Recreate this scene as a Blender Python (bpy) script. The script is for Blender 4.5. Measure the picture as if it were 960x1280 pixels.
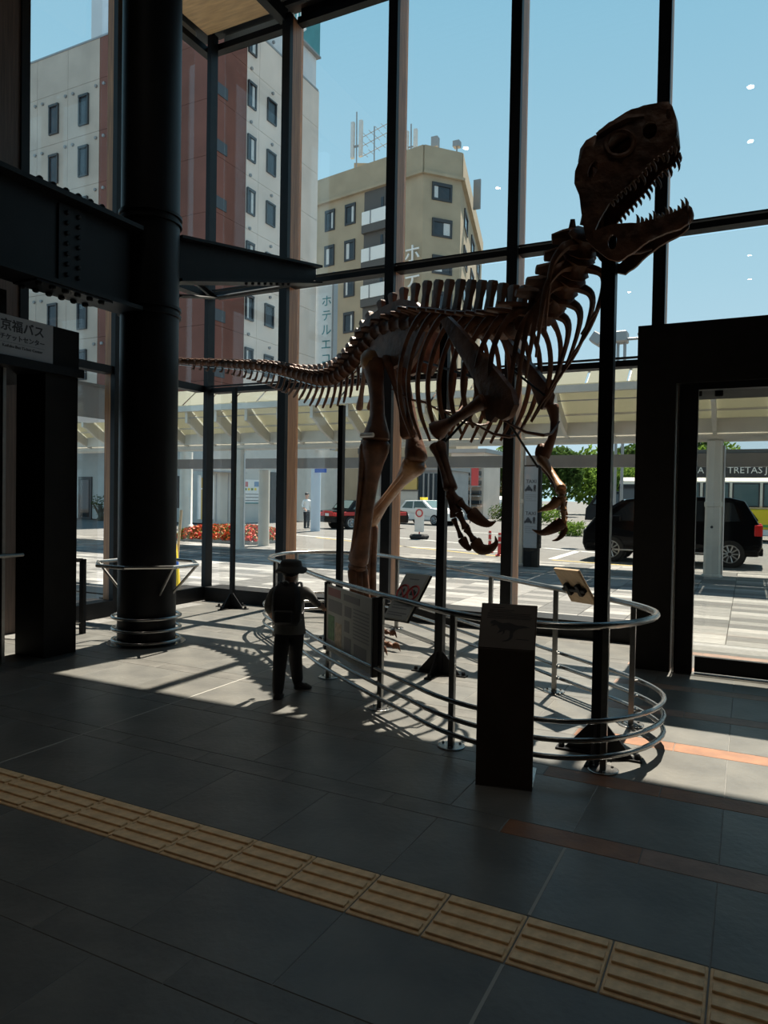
import bpy, bmesh, math, random
from mathutils import Vector, Matrix, noise
from mathutils.geometry import delaunay_2d_cdt
random.seed(7)
for o in list(bpy.data.objects): bpy.data.objects.remove(o)
scene = bpy.context.scene
COL = scene.collection
V = Vector
# ---------------------------------------------------------------- camera
FOC, YAW, PITCH, ROLL, CAMZ = 902.28, 0.46814, -0.02021, 0.01685, 1.51
cf = V((-math.sin(YAW)*math.cos(PITCH), math.cos(YAW)*math.cos(PITCH), math.sin(PITCH)))
cr0 = V((math.cos(YAW), math.sin(YAW), 0)); cu0 = cr0.cross(cf)
cr = math.cos(ROLL)*cr0 + math.sin(ROLL)*cu0
cu = -math.sin(ROLL)*cr0 + math.cos(ROLL)*cu0
CAM = V((0, 0, CAMZ))
cd = bpy.data.cameras.new('camera'); cam = bpy.data.objects.new('camera', cd); COL.objects.link(cam)
cam.matrix_world = Matrix(((cr.x, cu.x, -cf.x, 0), (cr.y, cu.y, -cf.y, 0), (cr.z, cu.z, -cf.z, CAMZ), (0, 0, 0, 1)))
cd.sensor_fit = 'HORIZONTAL'; cd.sensor_width = 36; cd.lens = 36*FOC/960; cd.clip_end = 3000; cd.clip_start = .05
scene.camera = cam
# ---------------------------------------------------------------- light
SUN_K = 0.535                      # ground run of shadows per metre of height, towards -Y
W = bpy.data.worlds.new('sky'); scene.world = W; W.use_nodes = True
nt = W.node_tree; nt.nodes.clear()
wo = nt.nodes.new('ShaderNodeOutputWorld'); bg = nt.nodes.new('ShaderNodeBackground')
tc = nt.nodes.new('ShaderNodeTexCoord'); sx = nt.nodes.new('ShaderNodeSeparateXYZ'); rp = nt.nodes.new('ShaderNodeValToRGB')
nt.links.new(tc.outputs['Generated'], sx.inputs[0]); nt.links.new(sx.outputs['Z'], rp.inputs[0])
nt.links.new(rp.outputs[0], bg.inputs[0]); nt.links.new(bg.outputs[0], wo.inputs[0])
els = rp.color_ramp.elements
els[0].position = 0.0; els[0].color = (.52, .69, .80, 1)
els[1].position = 1.0; els[1].color = (.10, .28, .50, 1)
e = els.new(.28); e.color = (.36, .585, .72, 1)
e = els.new(.60); e.color = (.22, .47, .64, 1)
bg.inputs[1].default_value = 1.25
sd = bpy.data.lights.new('sun', 'SUN'); sd.energy = 15.0; sd.angle = math.radians(.53); sd.color = (1, .92, .79)
sun = bpy.data.objects.new('sun', sd); COL.objects.link(sun)
sun.rotation_euler = V((0.0, -SUN_K, -1)).to_track_quat('-Z', 'Y').to_euler(); sun.location = (0, 60, 110)
scene.view_settings.view_transform = 'Standard'; scene.view_settings.look = 'None'
scene.view_settings.gamma = 1; scene.view_settings.use_curve_mapping = False
scene.view_settings.exposure = 0.0
# ---------------------------------------------------------------- helpers
def ray(x, y): return cf + cr*((x-480)/FOC) - cu*((y-640)/FOC)
def gz(x, y, z=0.0):
    d = ray(x, y); return CAM + d*((z-CAMZ)/d.z)
def at(x, y, Y):
    d = ray(x, y); return CAM + d*(Y/d.y)
def ax_(x, y, X):
    d = ray(x, y); return CAM + d*(X/d.x)
MATS = {}
def mat(name, col, rough=.6, metal=0.0, var=.0, scale=8.0, bump=0.0, bscale=None, spec=.5, coord='Object', stretch=None, var_col=None):
    if name in MATS: return MATS[name]
    m = bpy.data.materials.new(name); m.use_nodes = True; t = m.node_tree; b = t.nodes['Principled BSDF']
    b.inputs['Base Color'].default_value = (*col, 1); b.inputs['Roughness'].default_value = rough
    b.inputs['Metallic'].default_value = metal; b.inputs['Specular IOR Level'].default_value = spec
    if var or bump:
        c = t.nodes.new('ShaderNodeTexCoord'); mp = t.nodes.new('ShaderNodeMapping')
        t.links.new(c.outputs[coord], mp.inputs[0])
        if stretch: mp.inputs['Scale'].default_value = stretch
    if var:
        n = t.nodes.new('ShaderNodeTexNoise'); n.inputs['Scale'].default_value = scale; n.inputs['Detail'].default_value = 5
        t.links.new(mp.outputs[0], n.inputs['Vector'])
        r = t.nodes.new('ShaderNodeValToRGB'); t.links.new(n.outputs[0], r.inputs[0])
        r.color_ramp.elements[0].position = .3; r.color_ramp.elements[1].position = .7
        lo = var_col if var_col else [max(0, x*(1-var)) for x in col]
        hi = [min(1, x*(1+var)) for x in col]
        r.color_ramp.elements[0].color = (*lo, 1); r.color_ramp.elements[1].color = (*hi, 1)
        t.links.new(r.outputs[0], b.inputs['Base Color'])
    if bump:
        n2 = t.nodes.new('ShaderNodeTexNoise'); n2.inputs['Scale'].default_value = bscale or scale*3; n2.inputs['Detail'].default_value = 4
        t.links.new(mp.outputs[0], n2.inputs['Vector'])
        bp = t.nodes.new('ShaderNodeBump'); bp.inputs['Strength'].default_value = bump; bp.inputs['Distance'].default_value = .02
        t.links.new(n2.outputs[0], bp.inputs['Height']); t.links.new(bp.outputs[0], b.inputs['Normal'])
    MATS[name] = m; return m
def glass(name, tint=(.965, .965, .955), base=.035, gain=.8):
    m = bpy.data.materials.new(name); m.use_nodes = True; t = m.node_tree; t.nodes.clear()
    o = t.nodes.new('ShaderNodeOutputMaterial'); mx = t.nodes.new('ShaderNodeMixShader'); tr = t.nodes.new('ShaderNodeBsdfTransparent')
    gl = t.nodes.new('ShaderNodeBsdfGlossy'); gl.inputs['Roughness'].default_value = 0.0; tr.inputs[0].default_value = (*tint, 1)
    lw = t.nodes.new('ShaderNodeLayerWeight'); lw.inputs[0].default_value = .5
    pw = t.nodes.new('ShaderNodeMath'); pw.operation = 'POWER'; pw.inputs[1].default_value = 5
    ma = t.nodes.new('ShaderNodeMath'); ma.operation = 'MULTIPLY_ADD'; ma.inputs[1].default_value = gain; ma.inputs[2].default_value = base
    t.links.new(lw.outputs['Facing'], pw.inputs[0]); t.links.new(pw.outputs[0], ma.inputs[0]); t.links.new(ma.outputs[0], mx.inputs[0])
    t.links.new(tr.outputs[0], mx.inputs[1]); t.links.new(gl.outputs[0], mx.inputs[2]); t.links.new(mx.outputs[0], o.inputs[0])
    MATS[name] = m; return m
def emit(name, col, s):
    m = bpy.data.materials.new(name); m.use_nodes = True; b = m.node_tree.nodes['Principled BSDF']
    b.inputs['Base Color'].default_value = (*col, 1); b.inputs['Emission Color'].default_value = (*col, 1); b.inputs['Emission Strength'].default_value = s
    MATS[name] = m; return m
class MB:
    def __init__(s): s.v = []; s.f = []; s.mi = []
    def add(s, vs, fs, mi=0):
        k = len(s.v); s.v += [tuple(p) for p in vs]
        for f in fs: s.f.append([i+k for i in f]); s.mi.append(mi)
        return s
    def box(s, a, b, mi=0, M=None):
        x0, y0, z0 = a; x1, y1, z1 = b
        vs = [V((x, y, z)) for z in (z0, z1) for y in (y0, y1) for x in (x0, x1)]
        if M is not None: vs = [M @ p for p in vs]
        return s.add(vs, [(0, 2, 3, 1), (4, 5, 7, 6), (0, 1, 5, 4), (2, 6, 7, 3), (0, 4, 6, 2), (1, 3, 7, 5)], mi)
    def bbox(s, a, b, bev=.01, mi=0, M=None):       # box with chamfered edges
        a = V(a); b = V(b); c = (a+b)/2; h = (b-a)/2; bev = min(bev, min(h)*.9); vs = []; idx = {}
        for sx in (-1, 1):
            for sy in (-1, 1):
                for sz in (-1, 1):
                    for k in range(3):
                        p = V((sx*(h.x-(bev if k != 0 else 0)), sy*(h.y-(bev if k != 1 else 0)), sz*(h.z-(bev if k != 2 else 0))))
                        idx[(sx, sy, sz, k)] = len(vs); vs.append(c+p)
        F = []
        for k in range(3):
            o1, o2 = [q for q in range(3) if q != k]
            for sg in (-1, 1):
                ring = []
                for (u, w) in ((-1, -1), (1, -1), (1, 1), (-1, 1)):
                    t = [0, 0, 0]; t[k] = sg; t[o1] = u; t[o2] = w; ring.append(idx[(t[0], t[1], t[2], k)])
                F.append(ring)
        for k in range(3):
            o1, o2 = [q for q in range(3) if q != k]
            for u in (-1, 1):
                for w in (-1, 1):
                    t0 = [0, 0, 0]; t0[o1] = u; t0[o2] = w; t1 = list(t0); t0[k] = -1; t1[k] = 1
                    F.append([idx[(*t0, o1)], idx[(*t1, o1)], idx[(*t1, o2)], idx[(*t0, o2)]])
        for sx in (-1, 1):
            for sy in (-1, 1):
                for sz in (-1, 1): F.append([idx[(sx, sy, sz, k)] for k in range(3)])
        if M is not None: vs = [M @ p for p in vs]
        return s.add(vs, F, mi)
    def tube(s, pts, rad, n=8, cap=True, closed=False, up=None, flat=1.0, mi=0):
        pts = [V(p) for p in pts]; N = len(pts)
        if not hasattr(rad, '__len__'): rad = [rad]*N
        T = []
        for i in range(N):
            if closed: t = pts[(i+1) % N]-pts[i-1]
            else: t = pts[min(i+1, N-1)]-pts[max(i-1, 0)]
            T.append(t.normalized() if t.length > 1e-9 else V((0, 0, 1)))
        u = V(up) if up is not None else (V((0, 0, 1)) if abs(T[0].z) < .9 else V((1, 0, 0)))
        vs = []
        for i in range(N):
            u = (u - T[i]*u.dot(T[i]))
            u = u.normalized() if u.length > 1e-6 else T[i].orthogonal().normalized()
            w = T[i].cross(u)
            for k in range(n):
                a = 2*math.pi*k/n
                vs.append(pts[i] + (u*math.cos(a)*flat + w*math.sin(a))*rad[i])
        fs = []
        for i in range(N if closed else N-1):
            j = (i+1) % N
            for k in range(n): fs.append((i*n+k, i*n+(k+1) % n, j*n+(k+1) % n, j*n+k))
        if cap and not closed: fs.append(list(range(n))[::-1]); fs.append([(N-1)*n+k for k in range(n)])
        return s.add(vs, fs, mi)
    def cyl(s, p0, p1, r, n=16, r1=None, mi=0): return s.tube([p0, p1], [r, r if r1 is None else r1], n, mi=mi)
    def lathe(s, prof, c=(0, 0, 0), n=20, mi=0):     # prof (r,z)
        c = V(c); vs = []; fs = []
        for r, z in prof:
            for k in range(n):
                a = 2*math.pi*k/n; vs.append(c+V((r*math.cos(a), r*math.sin(a), z)))
        for i in range(len(prof)-1):
            for k in range(n): fs.append((i*n+k, i*n+(k+1) % n, (i+1)*n+(k+1) % n, (i+1)*n+k))
        fs.append(list(range(n))[::-1]); fs.append([(len(prof)-1)*n+k for k in range(n)])
        return s.add(vs, fs, mi)
    def prism(s, poly, M, d, mi=0):                 # poly 2D (x,y) extruded 0..d along z, mapped by M
        n = len(poly); vs = [M @ V((x, y, 0)) for x, y in poly]+[M @ V((x, y, d)) for x, y in poly]
        fs = [list(range(n))[::-1], list(range(n, 2*n))]+[(i, (i+1) % n, n+(i+1) % n, n+i) for i in range(n)]
        return s.add(vs, fs, mi)
    def blob(s, c, r, sub=2, amp=.15, fr=2.0, mi=0, seed=0):
        bm = bmesh.new(); bmesh.ops.create_icosphere(bm, subdivisions=sub, radius=1)
        r = V(r) if hasattr(r, '__len__') else V((r, r, r)); c = V(c)
        vs = []
        for v in bm.verts:
            k = 1+amp*noise.noise(v.co*fr+V((seed*7.3, seed*3.1, 0))); vs.append(c+V((v.co.x*r.x, v.co.y*r.y, v.co.z*r.z))*k)
        fs = [[v.index for v in f.verts] for f in bm.faces]; bm.free()
        return s.add(vs, fs, mi)
    def build(s, name, mats, parent=None, smooth=False):
        me = bpy.data.meshes.new(name); me.from_pydata(s.v, [], s.f)
        for m in (mats if isinstance(mats, (list, tuple)) else [mats]): me.materials.append(MATS[m] if isinstance(m, str) else m)
        if any(s.mi): me.polygons.foreach_set('material_index', s.mi)
        bm = bmesh.new(); bm.from_mesh(me); bmesh.ops.recalc_face_normals(bm, faces=bm.faces); bm.to_mesh(me); bm.free()
        if smooth:
            me.polygons.foreach_set('use_smooth', [True]*len(me.polygons))
            try: me.set_sharp_from_angle(angle=math.radians(50))
            except Exception: pass
        me.update(); return link(name, me, parent)
def link(name, me, parent=None):
    o = bpy.data.objects.new(name, me); COL.objects.link(o)
    if parent is not None:
        o.parent = parent; o.matrix_parent_inverse = wm(parent).inverted()
    return o
def wm(o):
    m = o.matrix_basis.copy()
    return wm(o.parent) @ o.matrix_parent_inverse @ m if o.parent is not None else m
def tag(o, label=None, cat=None, group=None, kind=None):
    if label: o['label'] = label
    if cat: o['category'] = cat
    if group: o['group'] = group
    if kind: o['kind'] = kind
    return o
def thing(name, loc, label, cat, group=None):
    o = bpy.data.objects.new(name, None); COL.objects.link(o); o.location = loc; o.empty_display_size = .1
    return tag(o, label, cat, group)
def struct(o): o['kind'] = 'structure'; return o
def catmull(P, n):
    P = [V(p) for p in P]; out = []
    Q = [2*P[0]-P[1]]+P+[2*P[-1]-P[-2]]
    for i in range(1, len(Q)-2):
        for k in range(n):
            t = k/n; a, b, c, d = Q[i-1:i+3]
            out.append(.5*((2*b)+(c-a)*t+(2*a-5*b+4*c-d)*t*t+(3*b-a-3*c+d)*t**3))
    out.append(P[-1]); return out
def resample(P, step=None, n=None):
    L = [0]
    for i in range(1, len(P)): L.append(L[-1]+(P[i]-P[i-1]).length)
    n = n or max(2, int(L[-1]/step)+1); out = []; j = 0
    for k in range(n):
        s = L[-1]*k/(n-1)
        while j < len(P)-2 and L[j+1] < s: j += 1
        t = (s-L[j])/max(1e-9, L[j+1]-L[j]); out.append(P[j].lerp(P[j+1], min(1, max(0, t))))
    return out
def text(body, size, M, mat_, parent, depth=.004, name='lettering', align='CENTER', sx=1.0, bold=0.0):
    cu_ = bpy.data.curves.new('t', 'FONT'); cu_.body = body; cu_.size = size; cu_.extrude = depth/2; cu_.align_x = align; cu_.align_y = 'CENTER'
    cu_.resolution_u = 2; cu_.offset = size*bold
    to = bpy.data.objects.new('t', cu_); COL.objects.link(to)
    dg = bpy.context.evaluated_depsgraph_get(); me = bpy.data.meshes.new_from_object(to.evaluated_get(dg))
    bpy.data.objects.remove(to); bpy.data.curves.remove(cu_)
    me.transform(M @ Matrix.Diagonal((sx, 1, 1, 1))); me.name = name; me.materials.clear(); me.materials.append(MATS[mat_])
    return link(name, me, parent)
def frame(o, x, y, z=None):       # matrix with axes x, y (vectors) at o
    x = V(x).normalized(); y = V(y); y = (y-x*y.dot(x)).normalized(); z = x.cross(y)
    return Matrix(((x.x, y.x, z.x, o[0]), (x.y, y.y, z.y, o[1]), (x.z, y.z, z.z, o[2]), (0, 0, 0, 1)))
def lerp(a, b, t): return a+(b-a)*t
# ---------------------------------------------------------------- materials
def tile_mat(name, col, lo, rough, scale=2.2):
    return mat(name, col, rough, 0, .25, scale, .08, 40, spec=.5, coord='Object', var_col=lo)
mat('tile_dark', (.138, .134, .122), .36, 0, .18, 3.0, .12, 26, spec=.36, var_col=(.100, .099, .094))
mat('tile_dark2', (.131, .128, .117), .4, 0, .2, 3.4, .12, 24, spec=.36, var_col=(.098, .098, .094))
mat('strip_dark', (.135, .130, .119), .4, 0, .2, 5, .1, 30, spec=.36, var_col=(.098, .095, .088))
mat('brick_orange', (.235, .105, .05), .5, 0, .2, 9, .1, 40, spec=.4, var_col=(.18, .082, .042))
mat('brick_brown', (.25, .155, .115), .5, 0, .2, 9, .1, 40, spec=.4, var_col=(.19, .12, .09))
mat('grout', (.16, .158, .15), .7, 0, .2, 20)
mat('tactile', (.74, .52, .30), .6, 0, .16, 30, .1, 90, spec=.3)
mat('tactile_rib', (.74, .52, .30), .55, 0, .16, 30, .1, 90, spec=.3)
mat('black_steel', (.008, .008, .009), .45, 0, .3, 6, spec=.2)
mat('black_paint', (.007, .0075, .0088), .45, 0, .25, 4, .04, 60, spec=.16)
mat('black_matte', (.011, .0105, .010), .6, 0, .2, 6, spec=.15)
mat('wood_fin', (.37, .165, .065), .5, 0, .35, 5, .1, 30, stretch=(14, 14, .5), var_col=(.235, .095, .038))
mat('wood_dark', (.10, .065, .05), .55, 0, .35, 5, .1, 30, stretch=(14, 14, .5))
mat('wood_ceiling', (.55, .33, .15), .5, 0, .2, 3, .05, 30, stretch=(1, 8, 1))
mat('ceiling_dark', (.02, .018, .016), .7, 0, .2, 5)
mat('wall_inside', (.03, .029, .028), .8, 0, .15, 3)
mat('stainless', (.36, .355, .345), .27, 1, .1, 20, .04, 120)
mat('stainless_dark', (.24, .238, .23), .32, 1, .1, 20, .04, 120)
mat('alu', (.55, .55, .55), .35, 1)
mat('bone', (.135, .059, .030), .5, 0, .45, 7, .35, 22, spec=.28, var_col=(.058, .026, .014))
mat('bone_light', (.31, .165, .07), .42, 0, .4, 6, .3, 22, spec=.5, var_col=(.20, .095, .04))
mat('tooth', (.20, .12, .075), .35, 0, .3, 12, spec=.5)
mat('strap_white', (.8, .8, .78), .5)
mat('sign_white', (.72, .72, .70), .5, 0, .05, 4)
mat('sign_grey', (.34, .35, .37), .5, 0, .05, 4)
mat('ink', (.03, .03, .035), .6)
mat('ink_grey', (.22, .22, .22), .6)
mat('ink_red', (.55, .06, .06), .5)
mat('print_red', (.5, .16, .16), .5)
mat('print_green', (.12, .25, .10), .5, 0, .3, 30)
mat('print_blue', (.16, .27, .42), .5, 0, .3, 30)
mat('print_sand', (.45, .36, .24), .5, 0, .3, 30)
mat('board_wood', (.50, .36, .22), .55, 0, .2, 8, .1, 40, stretch=(2, 16, 2))
mat('card_brown', (.075, .052, .038), .6, 0, .15, 6, spec=.3)
mat('concrete_beige', (.46, .375, .31), .85, 0, .12, .5, spec=.2, coord='Object')
mat('concrete_white', (.66, .565, .49), .85, 0, .10, .5, spec=.2)
mat('brown_panel', (.165, .066, .048), .75, 0, .14, .5, spec=.2)
mat('pale_panel', (.58, .58, .58), .6, 0, .06, .6)
mat('teal_sign', (.05, .22, .23), .4, 0, .1, 2)
mat('b2_wall', (.37, .305, .215), .9, 0, .10, .6, spec=.2)
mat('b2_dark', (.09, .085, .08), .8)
mat('win_frame', (.03, .03, .032), .4)
mat('win_glass', (.035, .045, .055), .12, 0, .2, 1.5, spec=.35)
mat('curtain', (.55, .56, .55), .7, 0, .1, 9)
mat('balcony_panel', (.75, .75, .72), .35)
mat('metal_grey', (.30, .30, .30), .5, .4)
mat('canopy_steel', (.56, .54, .48), .5, 0, .07, 3)
mat('canopy_grey', (.18, .18, .185), .5, 0, .08, 3)
mat('plaza_a', (.18, .177, .17), .85, 0, .12, 7, .15, 80, spec=.2)
mat('plaza_b', (.105, .105, .103), .85, 0, .12, 7, .15, 80, spec=.2)
mat('plaza_c', (.25, .246, .235), .85, 0, .12, 7, .15, 80, spec=.2)
mat('plaza_joint', (.10, .098, .093), .9)
mat('asphalt', (.135, .133, .128), .95, 0, .12, 1.2, .2, 60, spec=.15)
mat('kerb', (.26, .255, .24), .9, 0, .1, 4)
mat('road_white', (.40, .40, .385), .8, 0, .15, 12)
mat('road_yellow', (.36, .27, .07), .8, 0, .15, 12)
mat('car_black', (.003, .0034, .0045), .1, 0, spec=.18)
mat('car_white', (.78, .78, .76), .25, spec=.5)
mat('car_red', (.42, .03, .03), .25)
mat('car_glass', (.012, .014, .016), .05, spec=.8)
mat('car_glass_green', (.10, .15, .15), .08, spec=.8)
mat('tyre', (.015, .015, .015), .85)
mat('rim', (.60, .60, .60), .3, .9)
mat('lamp_red', (.55, .02, .02), .2)
mat('lamp_clear', (.8, .8, .78), .15)
mat('yellow', (.80, .58, .03), .45)
mat('bus_cream', (.74, .68, .56), .4)
mat('bus_yellow', (.80, .58, .02), .4)
mat('green_stripe', (.10, .36, .08), .4)
mat('leaf_dark', (.035, .075, .02), .6, 0, .5, 2.5)
mat('leaf', (.11, .20, .035), .6, 0, .5, 2.5)
mat('leaf_light', (.20, .30, .05), .6, 0, .5, 2.5)
mat('bark', (.09, .07, .05), .9, 0, .3, 10)
mat('flower_red', (.70, .07, .06), .6, 0, .3, 9)
mat('flower_orange', (.55, .16, .04), .6, 0, .3, 9)
mat('hill', (.20, .31, .36), .95, 0, .2, .01)
mat('skin', (.55, .34, .25), .55)
mat('shirt', (.17, .17, .16), .8, 0, .1, 30)
mat('trousers', (.012, .0125, .015), .8)
mat('shirt_white', (.78, .78, .77), .8)
mat('backpack', (.010, .010, .011), .75)
mat('hat', (.03, .027, .024), .85)
mat('hair', (.012, .010, .009), .6)
mat('shoe', (.02, .02, .02), .6)
mat('rubber', (.02, .02, .02), .8)
mat('blue_sign', (.03, .10, .42), .4)
mat('amber_wall', (.50, .36, .12), .7)
mat('shop_white', (.50, .48, .44), .7, 0, .06, 2)
mat('shop_grey', (.33, .33, .33), .7, 0, .1, 2)
mat('awning', (.50, .58, .68), .6)
mat('bollard', (.50, .04, .04), .5)
glass('glass_pane')
glass('glass_door', (.93, .935, .925), .045)
emit('downlight_on', (1, .96, .88), 60)
def translucent(name, col):
    m = bpy.data.materials.new(name); m.use_nodes = True; t = m.node_tree; t.nodes.clear()
    o = t.nodes.new('ShaderNodeOutputMaterial'); a = t.nodes.new('ShaderNodeBsdfDiffuse'); b = t.nodes.new('ShaderNodeBsdfTranslucent'); x = t.nodes.new('ShaderNodeMixShader')
    a.inputs[0].default_value = (*col, 1); b.inputs[0].default_value = (*col, 1); x.inputs[0].default_value = .42
    t.links.new(a.outputs[0], x.inputs[1]); t.links.new(b.outputs[0], x.inputs[2]); t.links.new(x.outputs[0], o.inputs[0]); MATS[name] = m
translucent('membrane', (.46, .45, .36))
translucent('leaf_far', (.13, .21, .04))
translucent('leaf_far_dark', (.05, .09, .025))
# ================================================================ THE HALL
def proj(P):
    d = V(P)-CAM; f = d.dot(cf)
    if f < .05: return None
    return (480+FOC*d.dot(cr)/f, 640-FOC*d.dot(cu)/f)
def in_view(P, m=40):
    q = proj(P); return q is not None and -m < q[0] < 960+m and -m < q[1] < 1280+m
# ---- floor
fl = struct(MB().box((-7.3, -12, -.15), (9, 8.5, -.0022)).build('floor', 'grout'))
JX = -.678; GAP = .0018
STRIPS = [(-2.94, -2.785), (-2.175, -2.02), (-1.41, -1.255), (-.64, -.485), (.125, .28), (.89, 1.045), (1.66, 1.815), (3.15, 3.305), (3.92, 4.075), (4.69, 4.855), (5.46, 5.62), (6.225, 6.38), (6.99, 7.15), (7.76, 7.91)]
rows = []
for i in range(len(STRIPS)-1):
    a, b = STRIPS[i][1], STRIPS[i+1][0]
    if a > 1.8 and b < 3.2: rows.append((a, 2.255)); rows.append((2.559, b))
    else: rows.append((a, b))
rows.append((7.91, 8.05))
TM = {}
def tile_mesh(w, h, m, k=0, t=.02):
    key = (round(w, 4), round(h, 4), m)
    if key not in TM:
        me = bpy.data.meshes.new('floor_tile'); c = .0018; z = 0
        x, y = w/2, h/2
        vs = [(-x, -y, -t), (x, -y, -t), (x, y, -t), (-x, y, -t), (-x, -y, -c), (x, -y, -c), (x, y, -c), (-x, y, -c), (-x+c, -y+c, z), (x-c, -y+c, z), (x-c, y-c, z), (-x+c, y-c, z)]
        fs = [(0, 1, 5, 4), (1, 2, 6, 5), (2, 3, 7, 6), (3, 0, 4, 7), (4, 5, 9, 8), (5, 6, 10, 9), (6, 7, 11, 10), (7, 4, 8, 11), (8, 9, 10, 11)]
        me.from_pydata(vs, [], fs); me.materials.append(MATS[m]); me.update(); TM[key] = me
    return TM[key]
nt_ = 0; rest = MB()
def rest_tile(c, w, h, mi):
    rest.add([(c.x+sx*w/2, c.y+sy*h/2, 0) for sx, sy in ((-1, -1), (1, -1), (1, 1), (-1, 1))]+[(c.x+sx*w/2, c.y+sy*h/2, -.01) for sx, sy in ((-1, -1), (1, -1), (1, 1), (-1, 1))], [(0, 1, 2, 3), (0, 4, 5, 1), (1, 5, 6, 2), (2, 6, 7, 3), (3, 7, 4, 0)], mi)
for (y0, y1) in rows:
    for k in range(-12, 16):
        x0 = JX+.6*k; c = V((x0+.3, (y0+y1)/2, 0))
        if c.x < -6.95: continue
        if not in_view(c, 150): rest_tile(c, .6-2*GAP, y1-y0-2*GAP, 0); continue
        m = 'tile_dark' if (k*7+int(y0*10)) % 3 else 'tile_dark2'
        o = link('floor_tile', tile_mesh(.6-2*GAP, y1-y0-2*GAP, m), fl); o.location = c; nt_ += 1
for (y0, y1) in STRIPS:
    if 2.2 < y0 < 2.6: continue
    for k in range(-12, 16):
        x0 = JX+.3+.6*k; c = V((x0+.3, (y0+y1)/2, 0))
        if c.x < -6.95: continue
        if not in_view(c, 100): rest_tile(c, .6-2*GAP, y1-y0-2*GAP, 2 if x0 > -1.1 and 3.8 < y0 < 5 else 1); continue
        m = 'strip_dark'
        if x0 > -1.1 and y0 > 3:
            m = 'brick_orange' if (3.8 < y0 < 5 or (y0 < 3.5 and x0 < -.9)) else 'brick_brown'
        o = link('border_tile', tile_mesh(.6-2*GAP, y1-y0-2*GAP, m), fl); o.location = c
fo_ = rest.build('far_tiles', ['tile_dark', 'strip_dark', 'brick_orange'], fl); fo_['kind'] = 'stuff'
mat('joint_light', (.34, .33, .30), .7)
for X, ya, yb in ((JX, .3, 2.25), (JX, 2.565, 3.14), (JX-.6*5, 2.57, 6.2)):
    MB().box((X-.006, ya, -.004), (X+.006, yb, .0012)).build('expansion_joint', 'joint_light', fl)
# ---- tactile strip
ts = thing('tactile_paving', (-1.6, 2.407, 0), 'tan tactile guide strip of ribbed blocks crossing the dark tile floor', 'paving')
blk = bpy.data.meshes.new('tactile_block'); rib = bpy.data.meshes.new('rib')
b_ = MB().bbox((-.147, -.147, -.01), (.147, .147, .003), .003)
blk.from_pydata(b_.v, [], b_.f); blk.materials.append(MATS['tactile'])
r_ = MB().bbox((-.138, -.021, .002), (.138, .021, .0125), .002)
rib.from_pydata(r_.v, [], r_.f); rib.materials.append(MATS['tactile_rib'])
for me in (blk, rib):
    bm = bmesh.new(); bm.from_mesh(me); bmesh.ops.recalc_face_normals(bm, faces=bm.faces); bm.to_mesh(me); bm.free()
for k in range(-19, 30):
    c = V((JX+.3*k+.15, 2.407, 0))
    if c.x < -5.4: continue
    o = link('tactile_block', blk, ts); o.matrix_parent_inverse = Matrix(); o.location = c-ts.location
    for j in range(4):
        q = bpy.data.objects.new('rib', rib); COL.objects.link(q); q.parent = o; q.location = (0, -.108+.072*j, 0)
# ---- window wall (along X) and left wall (along Y)
TOPZ = 7.93
wf = bpy.data.objects.new('wall_front', None); COL.objects.link(wf); wf.location = (-3, 8.2, 0); struct(wf)
MX = [-5.71, -4.12, -2.55, -.96, .62, 2.2, 3.8, 5.4, 7.0]
for x in MX:
    zb_ = 3.09 if -.9 < x < 3.4 else 0
    m = MB().box((x, 8.05, zb_), (x+.125, 8.12, TOPZ)).build('mullion', 'black_steel', wf)
    MB().box((x+.008, 8.12, zb_), (x+.117, 8.38, TOPZ)).build('wood_fin', 'wood_fin', m)
m = MB().box((-6.99, 8.05, 0), (-6.92, 8.12, 8.05)).build('corner_post', 'black_steel', wf)
MB().box((-6.98, 8.12, 0), (-6.94, 8.22, 8.05)).build('glazing_bead', 'black_steel', m)
xs = [-6.9]+[x for x in MX]+[8.6]
for i in range(len(xs)-1):
    a = xs[i]+(0 if i == 0 else .125); b = xs[i+1]
    for z in (3.015, 4.375):
        t = MB().box((a, 8.1, z-.055), (b, 8.26, z+.012)).build('transom', 'black_steel', wf)
        MB().box((a, 8.1, z+.032), (b, 8.16, z+.048)).build('top_bar', 'black_steel', t)
    ves = -1 < a < 3.5
    if not ves: MB().box((a, 8.02, 0), (b, 8.40, .19)).build('sill', 'black_steel', wf)
    MB().box((a if i else -7.24, 8.22, TOPZ-.06), (b, 8.34, TOPZ+.03)).build('head_rail', 'black_steel', wf)
    if i: MB().box((a, 8.30, TOPZ+.03), (b, 8.34, 8.12)).build('head_panel', 'black_steel', wf)
    for z0, z1 in ((.02 if ves else .19, 2.965), (3.06, 4.325), (4.42, TOPZ-.06)):
        MB().box((a, 8.325, z0), (b, 8.337, z1)).build('glass_pane', 'glass_pane', wf)
    if i == 0: MB().box((a, 8.30, TOPZ+.06), (b, 8.34, 8.10)).build('clerestory_panel', 'canopy_steel', wf)
wl = bpy.data.objects.new('wall_left', None); COL.objects.link(wl); wl.location = (-7.1, 6, 0); struct(wl)
m = MB().box((-7.02, 6.40, 0), (-6.95, 6.50, TOPZ)).build('mullion', 'black_steel', wl); MB().box((-7.13, 6.41, 0), (-7.02, 6.49, TOPZ)).build('wood_fin', 'wood_fin', m)
m = MB().box((-7.02, 5.10, 0), (-6.93, 5.20, TOPZ)).build('mullion', 'black_steel', wl); MB().box((-7.1, 4.72, 0), (-6.95, 5.10, TOPZ)).build('wood_fin', 'wood_dark', m)
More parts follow.
